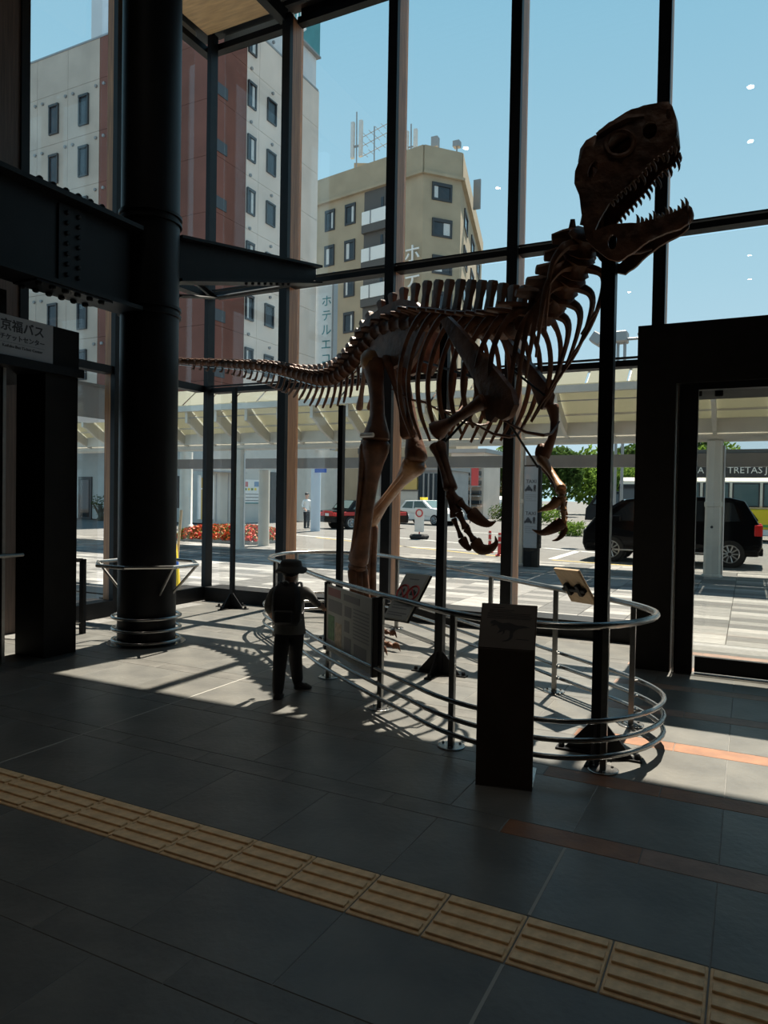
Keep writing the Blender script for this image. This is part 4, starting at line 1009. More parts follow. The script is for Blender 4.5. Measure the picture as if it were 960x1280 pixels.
person(gz(383, 660.5), (.9, -.3), 1.70, 'man in a white shirt and dark trousers standing by the roadside', 'person', ['skin', 'shirt_white', 'trousers', 'shoe'],
       dict(sleeve=.5, leg_l=((-.05, 0, .47), (-.055, .01, .27), (-.06, 0, .05), (-.065, .075, .02)), leg_r=((.05, 0, .47), (.055, .015, .27), (.06, .01, .05), (.07, .08, .02)), arm_l=((-.15, -.01, .62), (-.135, .07, .50)), arm_r=((.15, -.01, .62), (.13, .09, .53))), man_extra)
# ================================================================ OUTSIDE: GROUND
gd = struct(MB().box((-400, 8.5, -1.0), (400, 1200, -.17)).build('ground', 'asphalt'))
pz = struct(MB().box((-46, 8.45, -.14), (14, 17.5, -.035)).build('plaza_bed', 'plaza_joint'))
# the road lies a little lower; its surface starts behind the kerb
rd = struct(MB().box((-120, 17.62, -.17), (120, 260, -.05)).build('road', 'asphalt'))
kb = bpy.data.objects.new('kerb', None); COL.objects.link(kb); struct(kb)
for i in range(40):
    x = -26+.999*i; MB().bbox((x, 17.5, -.14), (x+.99, 17.62, .0), .012).build('kerb_stone', 'kerb', kb)
# pavers 0.6 x 0.3 in three greys
cells = []
for j in range(30):
    y0 = 8.5+.3*j
    for i in range(-44, 15):
        x0 = .6*i+(.3 if j % 2 else 0)*0-.19; c = V((x0+.3, y0+.15, 0))
        if c.x < -7.35 or c.y > 8.5: cells.append((c, (i*13+j*29+(i*j) % 7) % 5))
PM = {}
def paver_mesh(m):
    if m not in PM:
        b = MB().bbox((-.297, -.147, -.06), (.297, .147, 0), .004); me = bpy.data.meshes.new('paver'); me.from_pydata(b.v, [], b.f); me.materials.append(MATS[m])
        bm = bmesh.new(); bm.from_mesh(me); bmesh.ops.recalc_face_normals(bm, faces=bm.faces); bm.to_mesh(me); bm.free(); PM[m] = me
    return PM[m]
pm_ = ['plaza_a', 'plaza_b', 'plaza_c', 'plaza_a', 'plaza_b']
vis = sorted([c for c in cells if in_view(c[0], 5) and proj(c[0])[1] > 640], key=lambda c: (c[0]-CAM).length)
# keep those in view that the hall does not hide: through the door and the big panes
keep = vis[:300]; kset = {(round(c[0].x, 3), round(c[0].y, 3)) for c in keep}
for c, k in keep:
    o = link('paver', paver_mesh(pm_[k]), pz); o.location = c
b = MB()
for c, k in cells:
    if (round(c.x, 3), round(c.y, 3)) in kset: continue
    b.bbox((c.x-.297, c.y-.147, -.06), (c.x+.297, c.y+.147, 0), .004, k % 3)
far_p = b.build('far_pavers', ['plaza_a', 'plaza_b', 'plaza_c'], pz); far_p['kind'] = 'stuff'
# road paint
def paint(p, q, w, m, name='road_marking', lab=None):
    p = V((p[0], p[1], 0)); q = V((q[0], q[1], 0)); d = (q-p).normalized(); n = V((-d.y, d.x, 0))*w/2; z0, z1 = V((0, 0, -.05)), V((0, 0, -.046))
    P = [p+n, p-n, q-n, q+n]
    o = MB().add([x+z0 for x in P]+[x+z1 for x in P], [(3, 2, 1, 0), (4, 5, 6, 7), (0, 1, 5, 4), (1, 2, 6, 5), (2, 3, 7, 6), (3, 0, 4, 7)]).build(name, m, rd); return o
def G(x, y): p = gz(x, y, -.05); return (p.x, p.y)
paint(G(395, 672), G(640, 697), .14, 'road_yellow'); paint(G(690, 700), G(800, 708), .14, 'road_yellow')
paint(G(690, 699), G(722, 689), .22, 'road_white'); paint(G(722, 689), G(760, 692), .2, 'road_white')
for a, b_ in (((495, 672), (600, 681)), ((360, 668), (470, 677)), ((500, 683), (625, 690)), ((680, 685), (712, 688)), ((690, 660), (722, 663)), ((520, 662), (640, 668)), ((860, 714), (960, 722)), ((690, 640), (760, 645)), ((660, 650), (720, 653))):
    paint(G(*a), G(*b_), .2, 'road_white')
# ================================================================ CANOPY OVER THE PAVEMENT
YF, ZF, YV, ZV, YB, ZB = 15.0, 3.86, 16.35, 2.88, 19.0, 4.95
cn = thing('canopy', (-6, YV, 0), 'long white steel canopy with translucent folded roof over the pavement', 'canopy')
CX0, CX1 = -25.0, 9.0
MB().box((CX0, YF-.07, ZF-.13), (CX1, YF+.07, ZF+.02)).build('front_beam', 'canopy_steel', cn)
MB().box((CX0, YB-.07, ZB-.13), (CX1, YB+.07, ZB+.02)).build('back_beam', 'canopy_steel', cn)
MB().tube([(CX0, YV, ZV), (CX1, YV, ZV)], .115, 14).build('valley_tube', 'canopy_steel', cn, True)
MB().box((CX0, YV-.28, ZV+.06), (CX1, YV-.12, ZV+.36)).build('gutter_beam', 'canopy_steel', cn)
ribm = MB().prism([(YF+.05, ZF-.02), (YF+.05, ZF-.42), (YF+.20, ZF-.46), (YF+.55, ZF-.70), (YV-.05, ZV-.02), (YV+.05, ZV+.12), (YF+.45, ZF-.30), (YF+.22, ZF-.10)], Matrix(((0, 0, 1, 0), (1, 0, 0, 0), (0, 1, 0, 0), (0, 0, 0, 1))), .08)
rb0 = None
RX = [CX0+.3+1.0*i for i in range(34)]
for x in RX:
    if rb0 is None: rb0 = ribm.build('rib', 'canopy_steel', cn); rme = rb0.data; rb0.location.x = x-0
    else:
        o = link('rib', rme, cn); o.location.x = x
bkm = MB().prism([(YV-.02, ZV), (YV+.10, ZV-.06), (YB, ZB-.22), (YB, ZB-.05)], Matrix(((0, 0, 1, 0), (1, 0, 0, 0), (0, 1, 0, 0), (0, 0, 0, 1))), .05)
o0 = None
for x in RX:
    if o0 is None: o0 = bkm.build('back_rib', 'canopy_steel', cn); o0.location.x = x
    else: o = link('back_rib', o0.data, cn); o.location.x = x
for i in range(len(RX)-1):
    a, b_ = RX[i]+.06, RX[i+1]-.01
    for (y0, z0, y1, z1, nm) in ((YF+.08, ZF+.05, YV-.16, ZV+.26, 'roof_panel'), (YV+.16, ZV+.16, YB-.08, ZB+.05, 'roof_panel')):
        t = .012; MB().add([(a, y0, z0), (b_, y0, z0), (b_, y1, z1), (a, y1, z1), (a, y0, z0+t), (b_, y0, z0+t), (b_, y1, z1+t), (a, y1, z1+t)], [(3, 2, 1, 0), (4, 5, 6, 7), (0, 1, 5, 4), (1, 2, 6, 5), (2, 3, 7, 6), (3, 0, 4, 7)]).build(nm, 'membrane', cn)
for t in (.62,):
    MB().box((CX0, lerp(YF, YV, t)-.02, lerp(ZF, ZV+.25, t)-.06), (CX1, lerp(YF, YV, t)+.02, lerp(ZF, ZV+.25, t)-.02)).build('purlin', 'canopy_steel', cn)
for t in (.35, .7):
    MB().box((CX0, lerp(YV, YB, t)-.03, lerp(ZV, ZB, t)-.03), (CX1, lerp(YV, YB, t)+.03, lerp(ZV, ZB, t)+.06)).build('purlin', 'canopy_steel', cn)
MB().tube([(CX0, YF+.12, ZF-.28), (CX1, YF+.12, ZF-.28)], .012, 6).build('tie_rod', 'metal_grey', cn)
for x in (at(892, 640, YV-.1).x, at(645.5, 640, YV-.1).x, -8.5, at(299, 640, YV-.1).x, -16.2, 3.3):
    c = MB().lathe([(.20, -.03), (.20, .04), (.17, .05), (.155, ZV-.1)], (x, YV-.1, 0), 8).build('column', 'canopy_steel', cn)
    MB().tube([(x+.175, YV-.1, .05), (x+.175, YV-.1, ZV-.2)], .022, 8).build('downpipe', 'alu', c)
    MB().lathe([(.163, 1.42), (.178, 1.44), (.178, 1.52), (.160, 1.54)], (x, YV-.1, 0), 8).build('collar', 'canopy_steel', c)
    bolt((x-.02, YV-.1-.155, 1.02), (0, -1, 0), .03, .012, c, 'ink')
# low flat walkway roof behind it
wk = thing('walkway_roof', (-6, 17.55, 0), 'long dark grey flat fascia of the low walkway roof behind the columns', 'canopy')
MB().box((-17.6, 17.45, 2.31), (9, 17.75, 2.60)).build('fascia', 'canopy_grey', wk)
for x in (gz(331, 682).x, 6.0): MB().lathe([(.17, -.05), (.16, 2.27)], (x, 17.68, 0), 16).build('column', 'canopy_steel', wk, True)
q = gz(394, 664, -.05); t = thing('street_column', (q.x, q.y, -.05), 'pale blue round column with a small blue sign at its top', 'column')
MB().lathe([(.22, -.05), (.22, 3.2)], (q.x, q.y, 0), 16).build('shaft', mat('pale_blue', (.50, .58, .66), .5), t, True)
a, b_ = at(398, 585, q.y), at(407, 591, q.y); MB().box((a.x, q.y-.3, b_.z), (b_.x+.2, q.y-.24, a.z)).build('blue_sign', 'blue_sign', t)
q = gz(232, 662, -.05); t = thing('grey_column', (q.x, q.y, -.05), 'plain white roadside column in front of the hotel wall', 'column')
MB().lathe([(.33, 0), (.33, .2), (.28, .25), (.28, 3.4)], (q.x, q.y, -.05), 14).build('shaft', 'canopy_steel', t, True)
# ================================================================ BUILDINGS
class Face:
    def __init__(s, P0, d): s.P = V((P0[0], P0[1], 0)); s.d = V((d[0], d[1], 0)).normalized(); n = V((-s.d.y, s.d.x, 0)); s.n = n if (CAM-s.P).dot(n) > 0 else -n
    def sz(s, x, y):
        r = ray(x, y); k = (s.P-CAM).dot(s.n)/r.dot(s.n); Q = CAM+r*k; return ((Q-s.P).dot(s.d), Q.z)
    def M(s): return frame(s.P, s.d, (0, 0, 1))
    def box(s, s0, s1, z0, z1, d0, d1, name, m, parent):
        P = []
        for k in (d0, d1):
            for (u, z) in ((s0, z0), (s1, z0), (s1, z1), (s0, z1)): P.append(s.P+s.d*u+s.n*k+V((0, 0, z)))
        return MB().add(P, [(3, 2, 1, 0), (4, 5, 6, 7), (0, 1, 5, 4), (1, 2, 6, 5), (2, 3, 7, 6), (3, 0, 4, 7)]).build(name, m, parent)
    def window(s, s0, s1, z0, z1, parent, curtain=True, fr=.09, o=0.0):
        w = s.box(s0, s1, z0, z0+fr, o, o+.10, 'window', 'win_frame', parent)
        for (a, b, c, d) in ((s0, s1, z1-fr*1.6, z1), (s0, s0+fr, z0, z1), (s1-fr, s1, z0, z1)): pass
        me = MB()
        def q(a, b, c, d, k0, k1):
            P = []
            for k in (k0, k1):
                for (u, z) in ((a, c), (b, c), (b, d), (a, d)): P.append(s.P+s.d*u+s.n*k+V((0, 0, z)))
            me.add(P, [(3, 2, 1, 0), (4, 5, 6, 7), (0, 1, 5, 4), (1, 2, 6, 5), (2, 3, 7, 6), (3, 0, 4, 7)])
        q(s0, s1, z1-fr*1.5, z1, o, o+.13); q(s0, s0+fr, z0+fr, z1-fr*1.5, o, o+.11); q(s1-fr, s1, z0+fr, z1-fr*1.5, o, o+.11)
        me.build('window_frame', 'win_frame', w)
        s.box(s0+fr, s1-fr, z0+fr, z1-fr*1.5, o+.0, o+.03, 'pane', 'win_glass', w)
        if curtain:
            k = random.uniform(.25, .5); a = s0+fr if random.random() < .5 else s1-fr-(s1-s0-2*fr)*k
            s.box(a, a+(s1-s0-2*fr)*k, z0+fr, z1-fr*1.6, o+.03, o+.036, 'curtain', 'curtain', w)
        return w
def solid(name, poly, z0, z1, m, parent):
    n = len(poly); vs = [(x, y, z0) for x, y in poly]+[(x, y, z1) for x, y in poly]
    return MB().add(vs, [tuple(range(n))[::-1], tuple(range(n, 2*n))]+[(i, (i+1) % n, n+(i+1) % n, n+i) for i in range(n)]).build(name, m, parent)
# ---- hotel on the left: beige panels with a dark red-brown corner
HX, HY, HZ = -25.2, 29.6, 27.4
ho = thing('hotel', (-32, 35, 0), 'tall beige hotel block with dark red-brown corner and rows of small windows', 'building')
solid('core', [(-46, HY+.08), (HX-.08, HY+.08), (HX-.08, 39.45), (-46, 39.45)], 0, HZ-.02, 'shop_grey', ho)
FL = Face((HX, HY+.08), (-1, 0)); FR = Face((HX-.08, HY), (0, 1))
pit = 2.93; zs = [HZ-2.35-pit*k for k in range(8)]
zl = [HZ]+[z for z in zs if z > 4]+[4.6]
cols_l = [(0.02, 2.75, 'brown_panel'), (2.77, 5.5, 'brown_panel'), (5.52, 8.35, 'brown_panel'), (8.37, 10.95, 'concrete_beige'), (10.97, 13.6, 'concrete_beige'), (13.62, 16.2, 'concrete_beige'), (16.22, 20.7, 'concrete_beige')]
for i in range(len(zl)-1):
    for (a, b_, m) in cols_l: FL.box(a, b_, zl[i+1]+.02, zl[i], 0, .08, 'facade_panel', m, ho)
for (x0, x1) in ((64, 75.5), (101, 113), (28, 38)):
    for y0, y1 in ((115, 150),):
        a, zt = FL.sz(x1, y0); b_, zb = FL.sz(x0, y0); zb = FL.sz(x0, y1)[1]; 
        s0, s1 = min(a, b_), max(a, b_); h = 1.75; zt = zl[1]-.62
        for k in range(6):
            FL.window(s0, s1, zt-h-pit*k, zt-pit*k, ho, False, .09, .08)
            for dx in (-.35, .35):
                M_ = frame(FL.P+FL.d*((s0+s1)/2-1.3+dx*.9)+FL.n*.08+V((0, 0, zt+.25-pit*k)), FL.d, (0, 0, 1)); MB().tube([M_ @ V((0, 0, 0)), FL.n*.1+(M_ @ V((0, 0, 0)))], .09, 8).build('vent', 'ink_grey', ho)
sB = FR.sz(305, 300)[0]; sE = FR.sz(397, 150)[0]; sm1 = FR.sz(322, 200)[0]
for i in range(len(zl)-1):
    for (a, b_, m) in ((0.0, sB-.02, 'brown_panel'), (sB, sm1-.02, 'concrete_white'), (sm1, (sm1+sE)/2-.01, 'concrete_white'), ((sm1+sE)/2+.01, sE, 'concrete_white')):
        FR.box(a, b_, zl[i+1]+.02, zl[i], 0, .08, 'facade_panel', m, ho)
w1 = (FR.sz(307.5, 150)[0], FR.sz(317.5, 150)[0]); zt1 = FR.sz(313, 104)[1]; w2 = (FR.sz(332, 150)[0], FR.sz(343, 150)[0]); zt2 = FR.sz(336, 125)[1]; sl = (FR.sz(267, 150)[0], FR.sz(282.5, 150)[0]); zt3 = FR.sz(275, 106)[1]
for k in range(-1, 7):
    FR.window(w1[0], w1[1], zt1-1.4-pit*k, zt1-pit*k, ho, True, .09, .08)
    if k >= 0:
        FR.window(w2[0], w2[1], zt2-1.3-pit*k, zt2-pit*k, ho, False, .06, .08)
        FR.box(sl[0], sl[1], zt3-.62-pit*k, zt3-pit*k, .08, .12, 'slot_window', 'win_frame', ho)
    for s_, z in ((w1[0]+.3, zt1+.75-pit*k), (w2[0]+.5, zt2+.45-pit*k)):
        c = FR.P+FR.d*s_+FR.n*.08+V((0, 0, z)); MB().tube([c, c+FR.n*.1], .09, 8).build('vent', 'ink_grey', ho)
solid('parapet', [(-33.8, HY+.5), (HX-.1, HY+.5), (HX-.1, 39.4), (-33.8, 39.4)], HZ, HZ+2.0, 'pale_panel', ho)
MB().box((HX-.12, HY+.4, HZ-.06), (HX+.03, 39.5, HZ+.06)).build('coping', 'metal_grey', ho); MB().box((-46, HY-.04, HZ-.05), (HX, HY+.1, HZ+.05)).build('coping', 'metal_grey', ho)
solid('stair_tower', [(-36, HY+1.5), (-31, HY+1.5), (-31, 38), (-36, 38)], HZ, HZ+6, 'pale_panel', ho)
# roof sign with teal face
sy0 = FR.sz(372, 60)[0]+HY; b0 = MB().box((HX-.6, sy0, HZ+2.05), (HX+.1, 39.5, HZ+7.5)).build('roof_sign', 'teal_sign', ho)
MB().box((HX-.62, sy0-.05, HZ+2.0), (HX+.16, 39.56, HZ+2.12)).build('sign_edge', 'metal_grey', b0)
for j in range(3): text('ホテル'[j], 1.5, frame((HX+.12, 37.2, HZ+6.3-1.7*j), (0, 1, 0), (0, 0, 1)), 'sign_white', b0, .05)
# vertical projecting hotel sign
c = FR.sz(396, 345); sA = HY+sE
vz1 = zt = c[1]; vz0 = 4.5
vs_ = MB().box((HX-.1, sA+.15, vz0), (HX+1.15, sA+.55, vz1)).build('vertical_sign', 'sign_white', ho)
MB().box((HX+1.15, sA+.1, vz0), (HX+1.27, sA+.6, vz1+.1)).build('sign_edge', 'metal_grey', vs_)
lt = 'ホテルエコノ福井駅前'; zz = vz1-1.2-.55; stp = .92
for j, ch_ in enumerate(lt): text(ch_, .78, frame((HX+.72, sA+.14, zz-stp*j), (1, 0, 0), (0, 0, 1)), 'teal_sign', vs_, .03)
for j, ch_ in enumerate('HOTEL ECONO'):
    if ch_ != ' ': text(ch_, .34, frame((HX+.18, sA+.14, zz-4.6-.40*j), (1, 0, 0), (0, 0, 1)), 'ink_grey', vs_, .03)
# ground floor along the right face
FG = Face((HX+.02, HY), (0, 1))
FG.box(0, sE+4, -.05, 4.6, -.1, 0, 'shop_front', 'shop_white', ho)
def gf(x0, x1, y0, y1, d0, d1, nm, m, F=FG, parent=ho):
    a, zt = F.sz(x0, y0); b_, zb = F.sz(x1, y1); return F.box(min(a, b_), max(a, b_), zb, zt, d0, d1, nm, m, parent)
d_ = gf(249, 263, 597, 649, 0, .06, 'entrance_door', 'amber_wall'); gf(247, 249, 594, 649, 0, .1, 'door_frame', 'sign_white', parent=d_); gf(263, 265, 594, 649, 0, .1, 'door_frame', 'sign_white', parent=d_); gf(249, 263, 610, 612, .05, .1, 'door_frame', 'sign_white', parent=d_)
pn = gf(302, 323.5, 599, 629, 0, .05, 'notice_board', 'sign_white')
gf(304, 309, 602, 608.5, .05, .06, 'print_block', 'print_red', parent=pn); gf(317, 322.5, 602, 608.5, .05, .06, 'print_block', 'print_blue', parent=pn)
for j in range(4): gf(305+4*j, 307.5+4*j, 610, 613, .05, .06, 'print_dot', 'yellow' if j % 2 else 'leaf_light', parent=pn)
for j in range(3): gf(304, 322, 617+4*j, 618.4+4*j, .05, .06, 'print_line', 'ink_grey', parent=pn)
gf(303, 323.5, 628, 629.6, .05, .07, 'board_edge', 'teal_sign', parent=pn)
gf(338, 352, 590, 652, 0, .06, 'dark_doorway', 'win_frame'); gf(221, 226, 595, 635, 0, .06, 'dark_doorway', 'win_frame'); gf(228, 300, 586, 592, 0, .5, 'awning_strip', 'shop_grey')
for x in (240, 270, 285, 296): gf(x, x+.6, 592, 652, .0, .02, 'panel_joint', 'shop_grey')
# ground floor along the front face, seen beyond the ticket booth
FF = Face((HX, HY-.02), (-1, 0))
FF.box(0, 21, 0, 4.6, 0, .05, 'shop_front', 'shop_white', ho)
d_ = gf(100, 116, 596, 649, .05, .12, 'entrance_door', 'win_frame', FF); gf(103, 113, 600, 646, .12, .14, 'pane', 'car_glass', FF, d_)
FF.box(4, 20, 4.3, 6.1, .05, 2.2, 'entrance_awning', 'awning', ho)
for k in range(5): FF.box(5.5+2.2*k, 5.75+2.2*k, 4.24, 4.3, 1.0, 1.25, 'awning_lamp', 'sign_white', ho)
FF.box(6, 14, 6.1, 6.18, 1.9, 2.2, 'awning_edge', 'metal_grey', ho)
# ---- second building: chamfered corner block
B_ = V((-26.07, 58.12, 0)); B2Z = 32.0
dl = ray(-708, 610); dl = V((dl.x, dl.y, 0)).normalized(); dc = ray(2700, 640); dc = V((dc.x, dc.y, 0)).normalized(); dr_ = ray(675, 622); dr_ = V((dr_.x, dr_.y, 0)).normalized()
def along(P, d, px):
    lo, hi = 0, 80
    for _ in range(50):
        m = (lo+hi)/2; q = proj(P+d*m+V((0, 0, 20)))
        if q is None: hi = m; continue
        s0_ = proj(P+V((0, 0, 20)))[0]; far_ = abs(q[0]-s0_) > abs(px-s0_)
        if far_: hi = m
        else: lo = m
    return P+d*m
A_ = along(B_, dl, 372); C_ = along(B_, dc, 574); D_ = along(C_, dr_, 600)
bb = thing('corner_block', tuple(B_), 'tan apartment hotel with cut-off corner, balconies and roof antennas', 'building')
bkd = V((0, 12, 0))
solid('core', [(A_.x, A_.y), (B_.x, B_.y), (C_.x, C_.y), (D_.x, D_.y), (A_.x+4, A_.y+16)], 0, B2Z, 'b2_wall', bb)
F1 = Face(B_, A_-B_); F2 = Face(B_, C_-B_); F3 = Face(C_, D_-C_)
L1 = (A_-B_).length; L2 = (C_-B_).length; L3 = (D_-C_).length
zc = F2.sz(550, 218)[1]
for F, L in ((F1, L1), (F2, L2), (F3, L3)):
    F.box(-.1, L+.1, zc-.25, zc, 0, .35, 'cornice', 'b2_wall', bb); F.box(0, L, zc, B2Z+.3, 0, .15, 'parapet', 'b2_wall', bb)
p2 = abs(F1.sz(412, 305)[1]-F1.sz(412, 261)[1])
for (x0, x1, y0, y1) in ((407, 419, 261, 287), (432, 445, 253, 279)):
    a, zt = F1.sz(x1, y0); b_, _ = F1.sz(x0, y0); zb = F1.sz(x1, y1)[1]
    for k in range(6): F1.window(min(a, b_), max(a, b_), zb-p2*k, zt-p2*k, bb, True, .18)
a, zt = F1.sz(487, 230); b_, zb = F1.sz(456, 240)
a, b_ = min(a, b_), max(a, b_)
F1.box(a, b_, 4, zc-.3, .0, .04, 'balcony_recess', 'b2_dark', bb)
zt = F1.sz(468, 262)[1]
for k in range(7):
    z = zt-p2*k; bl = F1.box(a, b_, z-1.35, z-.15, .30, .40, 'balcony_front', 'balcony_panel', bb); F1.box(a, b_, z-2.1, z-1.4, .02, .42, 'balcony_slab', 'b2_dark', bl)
    F1.box(a+(b_-a)*.62, a+(b_-a)*.66, z-1.35, z-.15, .40, .45, 'panel_joint', 'metal_grey', bl)
    F1.box(a+.6, b_-2.0, z-.15, z+.9, .04, .1, 'door_glass', 'win_glass', bl)
for y0, y1 in ((227, 254), (272, 299), (318, 345), (363, 390), (408, 436)):
    a, zt = F2.sz(540, y0); b_, zb = F2.sz(564.5, y1); F2.window(a, b_, zb, zt, bb, True, .2)
p3 = p2
for k in range(6):
    for i in range(3):
        u = L3*(.12+.3*i); zt = zc-1.5-p3*k; F3.window(u, u+L3*.13, zt-1.7, zt, bb, False, .14)
for j, ch_ in enumerate('ホテル'):
    u, z = F1.sz(518, 320+31*j); M_ = frame(F1.P+F1.d*u+F1.n*.35+V((0, 0, z)), -F1.d, (0, 0, 1)); text(ch_, 1.75, M_, 'sign_white', bb, .12)
ph = F1.sz(440, 215)
pb = B_.lerp(A_, .55)+V((2, 6, 0)); solid('penthouse', [(pb.x-4, pb.y-2), (pb.x+4, pb.y+2), (pb.x+2, pb.y+6), (pb.x-6, pb.y+2)], B2Z, B2Z+3, 'b2_wall', bb)
def antenna(px, y0, y1, kind):
    P = at(px, y1, 62.0 if px < 530 else 60.5); T_ = at(px, y0, P.y); P.z = B2Z+.2
    an_ = MB().tube([P, T_], .07, 6).build('antenna_mast', 'metal_grey', bb)
    if kind == 'panel':
        for dx in (-.45, .45): MB().box((P.x+dx-.16, P.y-.2, lerp(P.z, T_.z, .35)), (P.x+dx+.16, P.y+.1, lerp(P.z, T_.z, .86))).build('antenna_panel', 'curtain', an_); 
        MB().box((P.x-.5, P.y-.04, lerp(P.z, T_.z, .5)), (P.x+.5, P.y+.04, lerp(P.z, T_.z, .53))).build('antenna_arm', 'metal_grey', an_)
    elif kind == 'yagi':
        for t in (.55, .75, .92):
            z = lerp(P.z, T_.z, t); MB().tube([(P.x-1.3, P.y, z-.35), (P.x+1.3, P.y, z+.35)], .04, 4).build('antenna_arm', 'metal_grey', an_)
            for u in (-1, -.4, .3, .9): MB().tube([(P.x+u, P.y-.5, z+.27*u), (P.x+u, P.y+.5, z+.27*u)], .03, 4).build('antenna_rod', 'metal_grey', an_)
    else: MB().box((P.x-.3, P.y-.3, lerp(P.z, T_.z, .5)), (P.x+.3, P.y+.3, T_.z)).build('lamp_box', 'metal_grey', an_)
antenna(446, 140, 195, 'panel'); antenna(468, 158, 200, 'yagi'); antenna(514, 155, 190, 'panel'); antenna(544, 172, 186, 'box'); antenna(571, 177, 190, 'box'); 
P = at(596, 240, 66); MB().box((P.x-.35, P.y, P.z-1.6), (P.x+.35, P.y+.2, P.z+1.2)).build('antenna_panel', 'metal_grey', bb)
# ---- low buildings further along the road
def low(name, label, px0, px1, ytop, Y, m, parent_cat='building', bands=(), floors=1):
    a, b_ = at(px0, 640, Y), at(px1, 640, Y); h = at((px0+px1)/2, ytop, Y).z
    t = thing(name, (a.x, Y, 0), label, parent_cat)
    MB().box((a.x, Y, -.05), (b_.x, Y+4, h)).build('walls', m, t); MB().box((a.x-.2, Y-.2, h), (b_.x+.2, Y+4.2, h+.3)).build('roof_edge', 'metal_grey', t)
    return t, Face((a.x, Y), (1, 0)), b_.x-a.x, h
t, F, L, h = low('shop_building', 'grey two-storey shop with dark glass front behind the white taxi', 486, 560, 588, 47, 'shop_grey')
gf(489, 523, 594, 612, .05, .3, 'sign_band', 'amber_wall', F, t); gf(525, 549, 592, 642, .05, .2, 'glass_front', 'win_glass', F, t); gf(489, 523, 614, 640, .05, .15, 'shutter', 'shop_white', F, t)
for x in (531, 537, 543): gf(x, x+.8, 592, 642, .2, .3, 'glazing_bar', 'metal_grey', F, t)
gf(552, 559, 600, 641, .05, .2, 'shutter', 'concrete_white', F, t)
t, F, L, h = low('office_building', 'pale office building with stacked balcony rails down the street', 563, 604, 566, 53, 'concrete_white')
for k in range(5): gf(566, 602, 577+12*k, 582+12*k, .05, .5, 'window_band', 'win_glass', F, t)
for k in range(5): gf(566, 602, 583+12*k, 585+12*k, .05, .9, 'balcony_rail', 'metal_grey', F, t)
q = at(592, 640, 44); t = thing('banner_sign', (q.x, 44, 0), 'tall narrow red banner sign on a pole down the street', 'sign')
zb, zt = at(592, 607, 44).z, at(592, 584, 44).z; MB().box((q.x-.2, 44, zb), (q.x+.25, 44.15, zt)).build('panel', 'ink_red', t); MB().tube([(q.x-.27, 44.1, -.05), (q.x-.27, 44.1, zt)], .05, 6).build('pole', 'metal_grey', t)
# shop with a black sign board behind the bus
a, b_ = at(806, 640, 44), at(1060, 640, 44); zt, zb = at(925, 566, 44).z, at(925, 602, 44).z
t = thing('sign_shop', (a.x, 44, 0), 'long dark shop front with white lettering on a black board behind the bus', 'building')
MB().box((a.x, 44, -.05), (b_.x, 52, zt+.2)).build('walls', 'b2_dark', t)
sb = MB().box((a.x, 43.85, zb), (b_.x, 44, zt)).build('sign_board', 'ink', t)
P = at(931, 588, 43.84); text('TRETAS', .50, frame((P.x, 43.83, P.z), (1, 0, 0), (0, 0, 1)), 'sign_white', sb, .03, sx=1.0)
P = at(958, 588, 43.84); text('J', .5, frame((P.x, 43.83, P.z), (1, 0, 0), (0, 0, 1)), 'sign_white', sb, .03)
P = at(876, 588, 43.84); text('A', .5, frame((P.x, 43.83, P.z), (1, 0, 0), (0, 0, 1)), 'sign_white', sb, .03)
# ================================================================ STREET THINGS
# taxi pylon
q = V((0, 15.93, 0)); q.x = at(664, 640, 15.93).x
ty = thing('taxi_sign', (q.x, q.y, 0), 'tall grey pylon sign reading TAXI twice with taxi symbols and dark base', 'sign')
tx0, tx1 = at(655, 640, q.y).x, at(673.5, 640, q.y).x; zT = at(664, 583, q.y).z; zB = at(664, 685, q.y).z
MB().box((tx0, q.y, 0), (tx1, q.y+.16, zB)).build('base', 'black_matte', ty)
pn = MB().box((tx0, q.y, zB), (tx1-.03, q.y+.14, zT)).build('panel', mat('pylon_grey', (.30, .305, .31), .5), ty)
MB().box((tx1-.03, q.y-.01, zB), (tx1+.03, q.y+.15, zT)).build('edge_post', 'black_matte', ty); MB().box((tx0-.01, q.y-.01, zT), (tx1+.03, q.y+.15, zT+.03)).build('top_cap', 'black_matte', ty)
xc = (tx0+tx1-.03)/2
def Mz(x, z): return frame((x, q.y-.003, z), (1, 0, 0), (0, 0, 1))
for yy in (602, 642):
    z = at(664, yy, q.y).z; text('TAXI', .115, Mz(xc, z), 'ink', pn, .006, sx=.95)
    zc_ = z-.17; c = xc-.055
    MB().prism([(-.085, -.05), (-.055, -.05), (-.055, -.035), (.055, -.035), (.055, -.05), (.085, -.05), (.085, .0), (.06, .012), (.035, .055), (-.035, .055), (-.06, .012), (-.085, .0)], Mz(c, zc_), .006).build('taxi_symbol', 'ink', pn)
    MB().prism([(-.025, .06), (.025, .06), (.018, .085), (-.018, .085)], Mz(c, zc_), .006).build('roof_light_symbol', 'ink', pn)
    MB().prism([(.11, -.055), (.125, -.055), (.13, .0), (.145, -.055), (.16, -.055), (.15, .035), (.165, .0), (.16, .045), (.11, .045), (.103, .0), (.118, .035)], Mz(c, zc_), .006).build('person_symbol', 'ink', pn)
    MB().tube([V(Mz(c+.135, zc_+.068) @ V((.018*math.cos(a*math.pi/5), .018*math.sin(a*math.pi/5), 0))) for a in range(10)], .012, 4, closed=True).build('person_symbol', 'ink', pn)
    for j in range(4): MB().box((tx0+.03, q.y-.004, zc_-.13-.045*j), (tx1-(.06 if j != 2 else .16), q.y, zc_-.117-.045*j)).build('print_line', 'ink_grey', pn)
